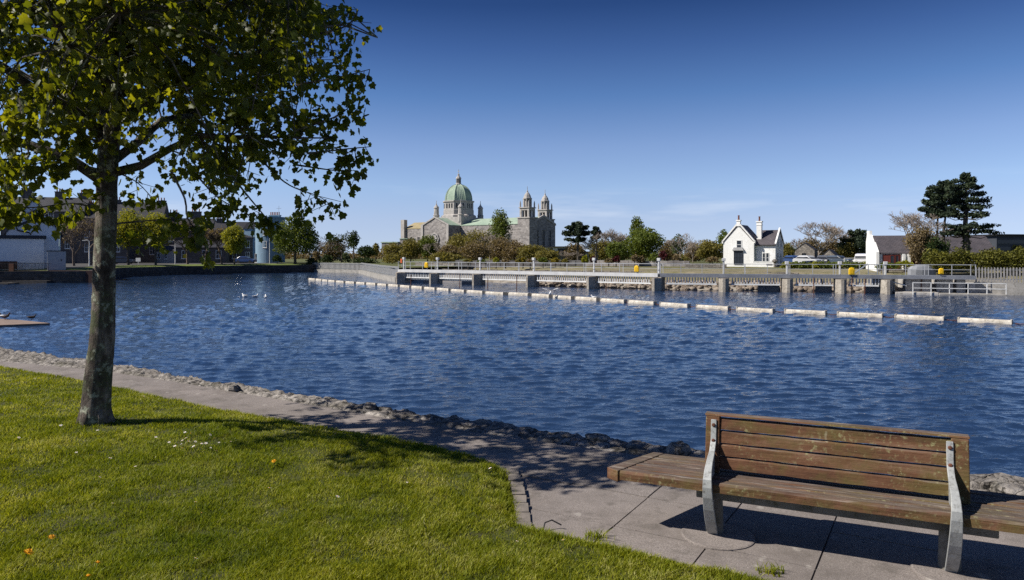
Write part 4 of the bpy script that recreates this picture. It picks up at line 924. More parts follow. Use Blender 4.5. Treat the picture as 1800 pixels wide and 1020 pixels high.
def auto_lobes(seed, wd, h0, h1, depth=None, shape='round', n=None):
    r_ = random.Random(seed); dp = depth or wd*.8; L_ = []; cz, hz = (h0+h1)/2, (h1-h0)/2
    n = n or 18
    for k in range(n):
        z = -1+2*(k+.5)/n+r_.uniform(-.1, .1); z = max(-1, min(1, z)); a = k*2.4+r_.uniform(-.5, .5); f = math.sqrt(max(0, 1-z*z))*r_.uniform(.6, 1.0)
        if shape == 'egg': f *= 1-.3*max(0, z)
        if shape == 'mound': f = math.sqrt(max(0, 1-(z*.5+.5)**2))*r_.uniform(.7, 1)
        q = r_.uniform(.26, .44); e = 1-q
        L_.append((f*math.cos(a)*wd/2*e, f*math.sin(a)*dp/2*e, cz+z*hz*e, q*wd/2*1.1, q*dp/2*1.1, q*hz))
    L_.append((0, 0, cz, wd*.3, dp*.3, hz*.6)); return L_
def branchy(seed, h, wd, trunk_r, levels=5, h0=.25, min_r=.02, spread=.55, up=.25, nmax=2600, split=3):
    """bare or leafy skeleton: list of (points, radii)"""
    r_ = random.Random(seed); out = []
    queue = [(Vector((0, 0, 0)), Vector((r_.uniform(-.05, .05), 0, 1)), h*h0, trunk_r, levels)]
    while queue and len(out) < nmax:
        p, d, ln, rad, lv = queue.pop(0)
        q = p+d*ln*.5+Vector((r_.uniform(-1, 1), r_.uniform(-1, 1), r_.uniform(-.5, 1)))*ln*.07; e = q+d*ln*.5+Vector((r_.uniform(-1, 1), r_.uniform(-1, 1), r_.uniform(-.3, 1)))*ln*.09
        out.append(([p, q, e], [max(rad, min_r), max(rad*.82, min_r), max(rad*.65, min_r)]))
        if lv == 0: continue
        for k in range(split if lv > 1 else split+1):
            ax = Vector((r_.uniform(-1, 1), r_.uniform(-1, 1), r_.uniform(-.4, .6)+up)); nd = (d*(1-spread)+ax.normalized()*spread).normalized()
            queue.append((e if k < 2 else p.lerp(e, r_.uniform(.6, .95)), nd, ln*r_.uniform(.68, .9), rad*.6, lv-1))
    pts = np.array([tuple(x) for b in out for x in b[0]]); sc = h/pts[:, 2].max(); wx = wd/2/max(1e-3, np.percentile(np.abs(pts[:, 0]), 96)); wx = min(wx, 3.0)
    S = Vector((wx, wx, sc)); return [([Vector((p.x*S.x, p.y*S.y, p.z*S.z)) for p in b[0]], b[1]) for b in out]
def place(px, d, z=None): return Vector((Xat(px, d), d, .05 if z is None else z))
def leafy(px, top, width, d, label, mat, bot=None, shape='round', n=2600, size=None, seed=1, name='tree', cat='tree', group='trees along the far bank', trunk_w=.03, z0=.05, bark=None, lobes=None, nl=None):
    h = Zat(top, d)-z0; wd = width/F*d; r_ = empty(name, place(px, d, z0), 0, label, cat, group)
    hb = (Zat(bot, d)-z0) if bot else h*.18
    t = MB(); rs = random.Random(seed); tr = max(.1, h*trunk_w)
    t.tube([(0, 0, -.3), (rs.uniform(-.1, .1), 0, hb*.6+.1), (rs.uniform(-.2, .2), 0, h*.55), (rs.uniform(-.2, .2), 0, h*.8)], [tr, tr*.8, tr*.5, tr*.15], 7)
    L_ = lobes or auto_lobes(seed, wd, hb, h, shape=shape, n=nl)
    for l in L_[::2]: s = rs.uniform(.25, .6)*h; t.tube([(0, 0, max(hb*.7, min(s, l[2]-.2))), (l[0]*.5, l[1]*.5, (l[2]+s)/2), l[:3]], [tr*.4, tr*.25, tr*.08], 4)
    t.build('trunk', bark or M_bark, r_)
    V, Fq = crown_np(seed, L_, n, size or max(.16, d*.0013)); np_obj('crown', V, Fq, mat, r_); return r_
def bare(px, top, width, d, label, seed=1, mat=None, levels=5, nmax=2600, leaf=None, nleaf=0, min_r=None, z0=.05, group='trees along the far bank', up=.25, h0=.22, split=3, name='bare_tree'):
    h = Zat(top, d)-z0; wd = width/F*d; r_ = empty(name, place(px, d, z0), 0, label, 'tree', group)
    sk = branchy(seed, h, wd, h*.028, levels, h0, min_r or d*.00016, .6, up, nmax, split); t = MB()
    tw_ = MB()
    for i, (p, rr) in enumerate(sk): (t if i < 10 else tw_).tube(p, rr, 5 if i < 10 else 3, False)
    t.build('trunk', mat or M_twig, r_); tw_.build('branches', mat or M_twig, r_)
    if leaf:
        rr_ = np.random.default_rng(seed); pts = np.array([tuple(b[0][2]) for b in sk[len(sk)//3:]]); c = pts[rr_.integers(0, len(pts), nleaf)]+rr_.normal(0, .25, (nleaf, 3))
        a = rr_.normal(0, 1, (nleaf, 3)); b = rr_.normal(0, 1, (nleaf, 3)); s = d*.0011
        V = np.stack([c-a*s, c-b*s*.6, c+a*s, c+b*s*.6], 1).reshape(-1, 3); k = np.arange(nleaf)[:, None]*4; np_obj('leaves', V, np.concatenate([k, k+1, k+2, k+3], 1), leaf, r_)
    return r_
# trees before and beside the domed church, from left to right
bare(548, 428, 34, 168, 'low bare tree right of the big dark green tree', 3); bare(572, 412, 40, 190, 'bare tree over the fence at the channel head', 4)
bare(600, 408, 40, 175, 'bare tree with ivy left of the tall ivy clad one', 5, leaf=L_dark, nleaf=500); leafy(622, 403, 30, 172, 'tall ivy clad ragged tree over the channel fence', L_dark, 440, n=900, seed=41, nl=9)
leafy(645, 430, 38, 165, 'dark rounded evergreen left of the pale narrow tree', L_dark, 455, n=1500, seed=6); leafy(661, 426, 17, 205, 'narrow pale green tree left of the stone annexe', L_olive, 452, 'egg', n=700, seed=7)
leafy(607, 443, 22, 150, 'pale bluish green bush above the channel fence', leafmat('grey_green_leaves', (.07, .09, .05), (.12, .15, .08)), 462, 'mound', n=600, seed=8, name='bush', cat='bush')
leafy(556, 440, 20, 158, 'dark red twiggy bush at the end of the left bank', L_brown, 462, 'mound', n=500, seed=9, name='bush', cat='bush'); leafy(575, 447, 30, 156, 'low dark bush behind the channel fence', L_dark, 464, 'mound', n=600, seed=10, name='bush', cat='bush')
leafy(640, 452, 60, 148, 'broad dark shrub above the channel fence', L_dark, 466, 'mound', n=1200, seed=11, name='bush', cat='bush'); leafy(690, 446, 46, 140, 'olive shrub left of the barrage end', L_olive, 464, 'mound', n=1000, seed=12, name='bush', cat='bush')
for i, (px, top, wd, d, mt, lab, bot) in enumerate([(722, 420, 46, 175, L_olive, 'olive green tree hiding the left foot of the church', 455), (752, 415, 44, 180, L_mid, 'dark olive tree under the round church window', 452), (790, 432, 46, 165, L_brown, 'brown budding tree under the church transept', 458), (806, 412, 60, 182, L_olive, 'large yellow olive tree below the dome', 455),
         (842, 403, 62, 176, L_olive, 'tallest olive tree right of the dome foot', 452), (836, 425, 60, 155, L_brown, 'brown budding tree before the tallest olive one', 460), (880, 418, 56, 160, L_brown, 'rusty brown tree below the tall fresh poplar', 460), (905, 425, 50, 158, L_brown, 'brown tree left of the church towers', 460), (935, 430, 56, 150, L_olive, 'green tree at the foot of the front church tower', 460), (962, 440, 50, 140, L_olive, 'low green tree before the white flat roofed building', 461), (780, 445, 60, 140, L_olive, 'low yellow green shrub tree behind the left barrage bays', 463)]):
    leafy(px, top-3, wd*1.12, d, lab, mt, bot+3, n=4200, seed=50+i, size=d*.00115, nl=24)
for i, (px, top, wd, d, lab) in enumerate([(765, 425, 40, 172, 'bare twiggy tree between the olive trees under the transept'), (862, 410, 50, 170, 'bare twiggy tree beside the tallest olive tree'), (910, 428, 40, 165, 'bare twiggy tree at the foot of the church towers')]): bare(px, top, wd, d, lab, 90+i, M_twigp)
leafy(879, 364, 50, 190, 'tall fresh green poplar rising in front of the church nave', L_mid, 440, 'egg', n=4200, seed=70, nl=28, size=.24)
bare(1000, 440, 60, 150, 'low bare tree right of the white flat roofed building', 95, M_twigp)
bare(1075, 400, 50, 165, 'pale bare tree left of the dense green one', 96, M_twigp, 6, 4000); bare(1050, 415, 50, 170, 'grey bare tree beside the small pine', 97, M_twigp)
leafy(1119, 377, 34, 230, 'tall green tree rising behind the dense green one', L_mid, 425, 'egg', n=1500, seed=71, nl=20)
leafy(1132, 397, 88, 150, 'dense broad dark green tree left of the white cottage', L_mid, 458, n=9000, seed=72, nl=30, size=.2); leafy(1085, 422, 54, 140, 'dark ivy thicket left of the dense green tree', L_mid, 462, n=3000, seed=73)
leafy(1192, 410, 34, 160, 'pale ivy covered tree between green tree and cottage', leafmat('grey_green_leaves', (.07, .09, .05), (.12, .15, .08)), 450, n=900, seed=74); bare(1195, 408, 46, 158, 'bare tree grown through with ivy left of the cottage', 98, M_twigp)
bare(1218, 420, 40, 165, 'low bare tree near the cottage', 99, M_twigp); leafy(1248, 420, 62, 140, 'yellow green tree beside the cottage gable', L_olive, 461, n=4500, seed=75); leafy(1272, 402, 34, 185, 'feathery green tree behind the cottage gable', L_mid, 445, n=1300, seed=76)
bare(1378, 425, 40, 150, 'bare tree just right of the cottage', 100, M_twigp); leafy(1388, 430, 30, 145, 'green shrub tree right of the cottage end', L_mid, 458, n=900, seed=77); leafy(1372, 432, 24, 150, 'brown shrub tree touching the cottage end wall', L_brown, 456, n=700, seed=78)
bare(1441, 388, 72, 150, 'large bare tree behind the parked cars', 101, M_twigp, 6, 4500, min_r=.03); bare(1475, 405, 50, 165, 'bare tree right of the large one behind the cars', 102, M_twigp); bare(1412, 418, 50, 170, 'brown bare tree over the stone barn', 103, M_twig)
bare(1545, 415, 30, 150, 'thin bare tree left of the white chimney', 104, M_twigp)
bare(1602, 368, 84, 96, 'big pale bare tree over the slate roofed house', 105, M_twigp, 6, 5200, min_r=.02); leafy(1618, 396, 66, 84, 'brown ivy thicket under the pines', L_brown, 465, n=4500, seed=79, size=.13); leafy(1645, 412, 50, 83, 'dark ivy covered stump left of the pine trunks', L_dark, 468, n=3000, seed=80, size=.13); bare(1640, 405, 60, 94, 'brown bare tree tangled under the left pine', 106, M_twig)
leafy(1785, 428, 26, 160, 'small green tree beside the dark modern building', L_olive, 450, n=500, seed=81)
leafy(1738, 425, 20, 120, 'small pale tree between the slate roof and dark building', L_olive, 450, n=500, seed=82)
for i, (px, top, wd, d, mt, lab) in enumerate([(1380, 428, 30, 125, L_olive, 'olive bush tree beside the cottage end wall'), (1425, 418, 46, 158, L_brown, 'brown ivy tree behind the left stone barn'), (1462, 420, 44, 160, L_brown, 'brown ivy tree behind the low barn gable'), (1490, 425, 34, 150, L_olive, 'olive brown tree left of the dark pine bush'), (1528, 425, 34, 150, L_brown, 'brown tree touching the white chimney from behind'),
        (1058, 425, 44, 190, L_olive, 'olive tree behind the bare trees right of the church'), (1095, 418, 50, 185, L_brown, 'brown ivy tree left of the dense green tree'), (1175, 428, 34, 190, L_brown, 'brown tree right of the dense green tree'), (1222, 432, 40, 185, L_brown, 'brown thicket left of the yellow green tree'), (690, 432, 40, 195, L_olive, 'olive tree before the stone annexe'), (585, 428, 46, 210, L_brown, 'brown hazy tree over the channel fence'), (1580, 425, 44, 104, L_brown, 'brown leafing tree over the left part of the slate roof'), (1010, 432, 40, 200, L_brown, 'brown tree under the spreading pine')]):
    leafy(px, top-(7 if px < 1300 else 3), wd*1.25, d, lab, mt, 462, n=4000, size=d*.0011, seed=300+i, nl=22)
# pines: layered boughs
def pine(px, base, top, d, label, seed, layers, lean=0, z0=.1, rt_=.35, ivy=0):
    r_ = empty('pine_tree', place(px, d, z0), 0, label, 'tree', 'pines on the far bank'); h = Zat(top, d)-z0; t = MB(); rs = random.Random(seed)
    def ax(z): return Vector((lean*(z/h)**1.5+.12*math.sin(z*1.1+seed), 0, z))
    t.tube([ax(h*k/8) for k in range(9)], [rt_*(1-.85*k/8) for k in range(9)], 7); L_ = []
    for z, l, r, th in layers:          # height, reach left, reach right (px), thickness
        zz = Zat(z, d)-z0; le, ri = -l/F*d, r/F*d
        for side, rch in ((-1, abs(le)), (1, ri), (0, (abs(le)+ri)*.45), (0, (abs(le)+ri)*.45)):
            if rch < .1: continue
            a = ax(zz-.25*rch*.3)
            tgt = Vector((side*rch, 0, zz)) if side else Vector((rs.uniform(-.3, .3)*rch, rs.choice((-1, 1))*rch, zz)); tgt.x += ax(zz).x
            md = a.lerp(tgt, .55)+Vector((0, 0, -.12*rch)); t.tube([a, md, tgt], [.09, .06, .02], 4)
            for k in range(5):
                f = .3+.75*k/4; q = a.lerp(tgt, f); w_ = rch*rs.uniform(.14, .26)+.12; L_.append((q.x, q.y+rs.uniform(-.3, .3), q.z+rs.uniform(-.05, .3)+th/F*d*.25, w_*1.25, w_*1.2, th/F*d*.45*rs.uniform(.7, 1.3)))
    t.build('trunk', M_bark, r_); V, Fq = crown_np(seed, L_, 60*len(L_), .16*d/90); np_obj('crown', V, Fq, L_pine, r_)
    if ivy:
        V, Fq = crown_np(seed+1, [(0, 0, h*ivy*k/6, .75*(1-.06*k), .7, h*ivy/9) for k in range(7)], 1300, .13); np_obj('ivy', V, Fq, L_dark, r_)
pine(1698, 452, 309, 92, 'tall layered dark pine with an ivy clad trunk, rightmost of its clump', 5, [(314, 8, 6, 10), (321, 16, 15, 9), (332, 20, 22, 9), (345, 24, 26, 10), (356, 22, 30, 9), (368, 30, 30, 9), (382, 34, 34, 9), (402, 30, 42, 9), (412, 36, 48, 10)], .1, rt_=.5, ivy=.42)
pine(1659, 460, 324, 93, 'bushy topped pine with a bare trunk left of the tallest pine', 6, [(328, 10, 12, 12), (338, 16, 18, 13), (350, 18, 22, 13), (362, 22, 20, 12), (376, 20, 18, 9)], .3, rt_=.26)
pine(1650, 460, 332, 95, 'slender leaning pine, leftmost of the clump', 7, [(336, 8, 6, 10), (347, 14, 10, 11), (360, 18, 12, 11), (372, 26, 12, 10), (382, 18, 10, 7)], -.5, rt_=.24)
pine(1016, 455, 393, 170, 'dark spreading pine right of the church', 8, [(397, 8, 6, 9), (404, 16, 16, 10), (413, 22, 18, 10), (424, 20, 10, 8)], 0, rt_=.4); pine(1048, 455, 401, 175, 'small dark pine between bare trees', 9, [(404, 3, 4, 5), (411, 6, 7, 6), (419, 7, 5, 6)], 0, rt_=.3)
pine(1505, 460, 410, 150, 'wide dark pine bush behind the white van', 10, [(414, 12, 14, 12), (424, 24, 22, 14), (436, 26, 24, 14), (446, 22, 22, 12)], 0, rt_=.35)
# shrubs along the stone wall of the far bank
for i, (px, top, wd, mt, lab) in enumerate([(823, 455, 20, L_olive, 'olive shrub on the far wall, leftmost of the row'), (846, 456, 18, L_mid, 'green shrub second from the left on the far wall'), (872, 452, 13, L_lime, 'bright yellow green round shrub left of the towers'), (889, 455, 17, L_brown, 'greyish brown shrub beside the bright round one'), (911, 454, 15, L_olive, 'olive shrub below the church nave end'), (919, 453, 12, leafmat('golden_leaves', (.16, .13, .015), (.24, .19, .02)), 'golden upright shrub under the front tower'), (932, 455, 15, L_brown, 'rusty shrub under the front tower'), (955, 452, 22, L_mid, 'dark green shrub under the rear tower'), (976, 453, 22, leafmat('golden_leaves', (.16, .13, .015), (.24, .19, .02)), 'golden mounded shrub before the white flat roofed building'), (993, 455, 17, L_olive, 'olive mounded shrub right of the golden one'), (1028, 448, 15, L_lime, 'bright lime green ball shrub left of the dark red ones'), (1043, 450, 16, L_red, 'dark purple shrub right of the lime green ball'), (1070, 454, 17, L_brown, 'brown low shrub between the two dark red ones'),
         (1083, 449, 16, L_red, 'dark red round shrub on the pale stone wall'), (1116, 446, 18, L_brown, 'brown leggy shrub before the dense green tree'), (1127, 448, 14, L_brown, 'greyish leggy shrub beside the brown one'), (1150, 443, 26, L_mid, 'green shrub left of the tall dark red one'), (1166, 438, 22, L_red, 'tall dark red shrub right of the dense tree'), (1188, 446, 27, L_brown, 'round brownish shrub before the field wall'), (1205, 452, 16, L_olive, 'olive shrub at the start of the field wall'), (1252, 450, 32, L_brown, 'dark brown shrub left of the cottage')]):
    leafy(px, top, wd, 108, lab, mt, 463, 'mound', n=620, size=.13, seed=120+i, name='shrub', cat='shrub', group='shrubs along the far bank wall', nl=9)
leafy(1790, 441, 190, 80, 'long dark green hedge behind the palisade fence', leafmat('hedge_leaves', (.05, .055, .008), (.11, .11, .016), None, .6, .25, (.19, .18, .03)), 472, 'round', n=22000, size=.12, seed=150, name='hedge', cat='hedge', group=None, lobes=[(x, random.Random(int(x*9)).uniform(-.6, .6), 1.05+.25*math.sin(x*1.7)+ (.25 if x > 0 else 0), 1.1, 1.0, 1.3) for x in np.arange(-9.8, 9, .5)])
leafy(1590, 458, 40, 84, 'yellow green weedy bushes on the bank under the red doors', L_lime, 470, 'mound', n=700, size=.12, seed=151, name='bush', cat='bush'); leafy(1560, 461, 50, 83, 'low green bush on the bank below the white gable', L_mid, 474, 'mound', n=900, size=.12, seed=152, name='bush', cat='bush')
rg2 = random.Random(5)
for i, px in enumerate(range(1384, 1540, 15)): leafy(px+rg2.uniform(-3, 3), 459, 30, 93, 'low green weeds below the car park wall', L_mid if i % 3 else L_lime, 474, 'mound', n=620, size=.12, seed=160+i, name='weed_clump', cat='weeds', group='weeds below the car park wall', nl=7, z0=-.3)
# left bank trees
for i, (px, top, wd, d, mt, lab, bot) in enumerate([(226, 364, 80, 128, L_lime, 'round fresh green street tree just right of the big trunk', 440), (274, 370, 82, 129, L_lime, 'round fresh green street tree with a dark stem, second from the trunk', 440), (412, 392, 54, 140, L_lime, 'yellow topped round street tree before the blue tower', 450)]):
    leafy(px, top, wd, d, lab, mt, bot, 'egg', n=6000, size=.17, seed=200+i, group='trees on the left bank', trunk_w=.022, nl=24, z0=-.05)
leafy(519, 366, 84, 150, 'big dark green tree right of the blue tower', L_mid, 452, n=11000, size=.2, seed=210, group='trees on the left bank', z0=0, lobes=[(0, 0, 5.0, 4.4, 3.5, 2.6), (-2.2, 0, 4.0, 2.8, 2.6, 2.2), (2.3, 0, 4.2, 2.8, 2.6, 2.4), (-1.2, 0, 7.2, 2.6, 2.2, 1.8), (1.6, 0, 7.4, 2.6, 2.2, 1.8), (.2, 0, 8.8, 1.7, 1.5, 1.2), (.9, 0, 10, 1.2, 1.2, 1.0), (-1.3, 0, 9.4, .9, .9, .6), (3.6, 0, 5.9, 1.4, 1.4, 1.3), (-3.5, 0, 5.6, 1.4, 1.4, 1.2), (2.6, 0, 8.4, 1.0, 1.0, .9)])
for i, (px, top, wd, d, lab) in enumerate([(130, 385, 70, 118, 'brown bare tree between the white boathouse and the big trunk'), (160, 375, 60, 124, 'brown bare tree behind the big trunk'), (330, 385, 64, 140, 'brown bare street tree right of the second green tree'), (362, 395, 50, 142, 'brown bare street tree in the middle of the left bank row'), (390, 400, 40, 143, 'slim bare street tree left of the yellow topped one'), (105, 395, 40, 112, 'low brown bare tree beside the boathouse gable')]):
    bare(px, top, wd, d, lab, 220+i, M_twig, 6, 3600, group='trees on the left bank', leaf=L_brown, nleaf=260, z0=-.05)
leafy(487, 447, 22, 149, 'low dark bush at the foot of the blue tower', L_dark, 462, 'mound', n=500, seed=230, name='bush', cat='bush'); leafy(548, 452, 26, 150, 'dark creeping bush at the end of the quay wall', L_dark, 470, 'mound', n=600, seed=231, name='bush', cat='bush', z0=-.8)
# far woods that close the skyline
for nm, x0, x1, d, hh, n, lab in (('woods', -60, 210, 330, 3.6, 16000, 'distant belt of trees along the skyline behind the far bank'), ('woods', -175, -30, 300, 3.4, 9000, 'distant belt of trees on the skyline left of the cathedral')):
    L_ = []; rr = random.Random(int(d)); x = x0
    while x < x1: h_ = hh*rr.uniform(.6, 1.25); L_.append((x, d+rr.uniform(-6, 6), h_*.45, rr.uniform(3, 6), 4, h_*.6)); x += rr.uniform(2, 4)
    V, Fq = crown_np(int(d), L_, n, .5); tag(np_obj(nm, V, Fq, L_olive if d > 310 else L_brown), lab, 'woods', kind='stuff')
#__BUILDINGS__
# ================================================================== BUILDINGS
def window(par, x, z, w_, h, y=0, bars=(1, 1), frame=None, sill=True, face='-y', depth=.06):
    """frame with its pane on a wall facing -y (or +x) of the parent"""
    f = MB(); t = min(.09, w_*.12); q = depth
    def bx(a0, a1, z0, z1, o0, o1, mb):
        if face == '-y': mb.box(a0, a1, y-o1, y-o0, z0, z1)
        elif face == '+x': mb.box(y+o0, y+o1, a0, a1, z0, z1)
    x0, x1, z0, z1 = x-w_/2, x+w_/2, z-h/2, z+h/2
    bx(x0, x1, z1-t, z1, -.02, q, f); bx(x0, x1, z0, z0+t, -.02, q, f); bx(x0, x0+t, z0+t, z1-t, -.02, q, f); bx(x1-t, x1, z0+t, z1-t, -.02, q, f)
    for k in range(1, bars[0]+1): c = x0+w_*k/(bars[0]+1); bx(c-t*.3, c+t*.3, z0+t, z1-t, -.02, q*.8, f)
    for k in range(1, bars[1]+1): c = z0+h*k/(bars[1]+1); bx(x0+t, x1-t, c-t*.3, c+t*.3, -.02, q*.7, f)
    if sill: bx(x0-.08, x1+.08, z0-.1, z0-.002, -.02, q+.06, f)
    o = f.build('window', frame or M_whitepaint, par); p = MB(); bx(x0+t*.5, x1-t*.5, z0+t*.5, z1-t*.5, -.02, .02, p); p.build('pane', M_glass, o); return o
def chimney(par, x, y, z0, z1, sx=.9, sy=.7, mat=None, pots=2, potm=None, name='chimney'):
    m = MB(); m.box(x-sx/2, x+sx/2, y-sy/2, y+sy/2, z0, z1-.12); m.box(x-sx/2-.08, x+sx/2+.08, y-sy/2-.08, y+sy/2+.08, z1-.12, z1+.06); o = m.build(name, mat or M_white, par)
    if pots:
        for k in range(pots):
            p = MB(); p.lathe([(.15, z1+.06), (.13, z1+.2), (.12, z1+.65), (.15, z1+.68), (.15, z1+.75)], 8, x+(k-(pots-1)/2)*sx/max(1, pots)*.95, y)
            p.build('chimney_pot', potm or pm('terracotta', (.36, .13, .06), (.28, .1, .05), 3, .8, .2), o)
    return o
def gable(par, x0, x1, y0, y1, ze, zr, axis, wm, rm, over=.2, th=.14, name='wall', base=-.5):
    """walls with gables and a pitched roof; the ridge runs along axis"""
    m = MB()
    if axis == 'x':
        yc = (y0+y1)/2; m.prism([(y0, base), (y1, base), (y1, ze), (yc, zr), (y0, ze)], lambda a, b, t: (t, a, b), x0, x1); wo_ = m.build(name, wm, par)
        r_ = MB(); sl_ = (zr-ze)/(yc-y0); e = over
        r_.prism([(y0-e, ze-e*sl_+.03), (yc, zr+.03), (y1+e, ze-e*sl_+.03), (y1+e, ze-e*sl_+.03+th), (yc, zr+.03+th), (y0-e, ze-e*sl_+.03+th)], lambda a, b, t: (t, a, b), x0-over*.6, x1+over*.6)
    else:
        xc = (x0+x1)/2; m.prism([(x0, base), (x1, base), (x1, ze), (xc, zr), (x0, ze)][::-1], lambda a, b, t: (a, t, b), y0, y1); wo_ = m.build(name, wm, par)
        r_ = MB(); sl_ = (zr-ze)/(xc-x0); e = over
        r_.prism([(x0-e, ze-e*sl_+.03), (xc, zr+.03), (x1+e, ze-e*sl_+.03), (x1+e, ze-e*sl_+.03+th), (xc, zr+.03+th), (x0-e, ze-e*sl_+.03+th)][::-1], lambda a, b, t: (a, t, b), y0-over*.6, y1+over*.6)
    ro = r_.build('roof', rm, par); return wo_, ro
# ---- white cottage
cot = empty('cottage', (Xat(1298, 104), 104, .12), R(-33), 'white gabled cottage with two chimneys on the far bank', 'house')
gable(cot, -2.2, 2.2, 0, 5, 3.5, 6.0, 'y', M_white, M_slate, .12); gable(cot, 2.1, 5.0, .9, 6.0, 3.2, 5.2, 'x', M_white, M_slate, .18)
m = MB()
for s_ in (-1, 1): m.prism([(s_*2.2, 3.4), (s_*2.2, 3.8), (s_*2.4, 3.8), (s_*2.4, 3.4)][::s_], lambda a, b, t: (a, t, b), -.14, .3); m.prism([(s_*2.35, 3.5), (s_*.25, 5.98), (s_*.25, 6.3), (s_*2.35, 3.8)][::-s_], lambda a, b, t: (a, t, b), -.14, .22)
m.box(-.28, .28, -.14, .25, 5.9, 6.4); m.build('gable_parapet', M_white, cot)
m = MB(); m.prism([(.8, 3.1), (3.45, 5.4), (6.1, 3.1), (6.1, 3.42), (3.45, 5.7), (.8, 3.42)][::-1], lambda a, b, t: (t, a, b), 4.92, 5.14); m.build('gable_parapet', M_white, cot)
chimney(cot, 0, .15, 6.2, 6.75, .5, .5, M_white, 1, M_brick); chimney(cot, 2.5, 2.0, 4.0, 6.6, .7, .62, M_white, 1, M_brick)
m = MB(); m.box(2.1, 2.9, 1.64, 2.36, 6.05, 6.17); m.build('chimney_cap', M_white, cot)
window(cot, .1, 3.2, .8, 1.35, 0, (0, 1)); window(cot, .0, 1.3, 1.3, 2.0, -.05, (2, 1), M_dark, False)
m = MB(); m.prism([(-.85, 2.35), (.85, 2.35), (.6, 2.8), (-.6, 2.8)][::-1], lambda a, b, t: (a, t, b), -.35, .0); m.build('bay_hood', pm('lead_grey', (.4, .4, .4), (.3, .3, .3), 2, .7, .1), cot)
window(cot, 3.4, 1.3, .42, 1.4, .9, (0, 1)); window(cot, 3.9, 1.3, .42, 1.4, .9, (0, 1)); m = MB(); m.box(2.25, 5.4, -.6, -.42, -.4, .72); m.box(2.2, 5.45, -.66, -.36, .725, .8); m.build('yard_wall', M_white, cot)
m = MB(); m.cbox(4.5, -.63, .35, .8, .03, .22); m.build('name_plate', pm('grey_plate', (.18, .16, .15), (.14, .13, .12), 4, .6, 0), cot)
for yy, zz, hh in ((2.4, 3.4, 1.2), (4.3, 3.4, 1.2), (2.2, 1.2, 1.7), (4.1, 1.1, 1.8)): window(cot, yy, zz, .75, hh, 5.0, (1, 1), None, True, '+x')
m = MB(); m.tube([(2.25, .78, 3.1), (2.25, .78, .3)], .06, 6); m.build('downpipe', M_copper, cot); m = MB(); m.box(2.25, 5.05, .62, .74, 3.02, 3.12); m.build('gutter', M_black, cot)
wt = MB(); p = P(1362, 467, 100); wt.tube([(p.x, p.y, -.4), (p.x, p.y, .75)], [.22, .18], 8); wt.lathe([(.2, .75), (.38, .85), (.4, 1.0), (.25, 1.2), (.0, 1.25)], 10, p.x, p.y)
tag(wt.build('gate_pillar', M_rubble), 'round topped stone gate pillar at the right corner of the cottage', 'gate pillar')
# ---- house with slate roof and red doors
hs_ = empty('house', (Xat(1544, 86), 86, .1), R(-14), 'white gabled house with a slate roof and red brown doors', 'house')
gable(hs_, 0, 7.2, 0, 4.6, 1.95, 3.95, 'x', M_white, M_slate, .15)
m = MB(); m.box(-.32, -.02, 3.0, 4.3, -.3, 4.75); m.prism([(-.3, -.3), (4.9, -.3), (4.9, 3.4), (4.4, 4.2), (2.6, 4.2), (-.3, 2.1)], lambda a, b, t: (t, a, b), -.3, .02); m.build('gable_wall', M_white, hs_)
m = MB(); m.box(.45, 2.45, -.06, .1, 0, 1.8); m.box(3.5, 5.1, -.06, .1, 0, 1.8); m.build('red_door', M_redpaint, hs_); window(hs_, 1.5, 1.1, .5, 1.2, -.08, (0, 0), M_redpaint, False); window(hs_, 2.05, 1.1, .4, 1.2, -.08, (0, 0), M_redpaint, False)
for x in (2.75, 3.3): m = MB(); m.box(x-.14, x+.14, -.35, -.08, -1.2, 1.85); m.build('post', M_white, hs_)
window(hs_, 6.6, 1.2, 1.0, .9, 0, (1, 0)); m = MB(); m.box(-.2, 3, -.6, -.1, -1.0, .0); m.build('plinth', M_rubble, hs_)
# roofs and the dark modern block on the right
o = empty('house', (Xat(1700, 112), 112, .1), R(-8), 'low house with a grey slate roof behind the pines', 'house'); gable(o, -4, 4.2, 0, 7, 1.9, 4.6, 'x', M_white, M_slate, .3); window(o, 2.5, 1.1, 1.2, 1.0, 0, (1, 0))
o = empty('office_block', (Xat(1788, 160), 160, .1), R(12), 'dark grey modern block with strip windows at the right edge', 'building')
m = MB(); m.box(-5.5, 14, 0, 12, -.5, 5.4); m.box(-4.8, 14, .6, 12, 5.4, 6.1); m.build('wall', pm('dark_cladding', (.05, .056, .068), (.035, .04, .05), .3, .6, .1), o); m = MB(); m.box(-6.0, 14.5, -.6, 12.4, 6.1, 6.35); m.build('roof', M_slated, o)
for z in (1.6, 3.2, 4.7): m = MB(); m.box(-5.2, 13.6, -.07, .02, z-.45, z+.35); m.build('strip_window', M_glass, o)
m = MB(); m.box(-8, -5.52, 1, 10, -.5, 2.9); m.build('wing', M_slated, o)
# stone barns behind the cars
o = empty('barn', (Xat(1413, 136), 136, .1), R(-28), 'small stone barn behind the leftmost parked cars', 'barn'); gable(o, -1.6, 1.9, 0, 6, 2.6, 3.9, 'y', M_rubble, M_slated, .1); window(o, 0, 1.6, .7, .9, 0, (0, 0), M_dark)
o = empty('barn', (Xat(1457, 132), 132, .1), R(-30), 'low stone barn gable behind the middle parked cars', 'barn'); gable(o, -1.6, 1.6, 0, 6, 1.1, 2.6, 'y', M_rubble, M_slated, .1); m = MB(); m.box(-.5, .4, -.05, .1, 0, 1.0); m.build('door', M_dark, o)
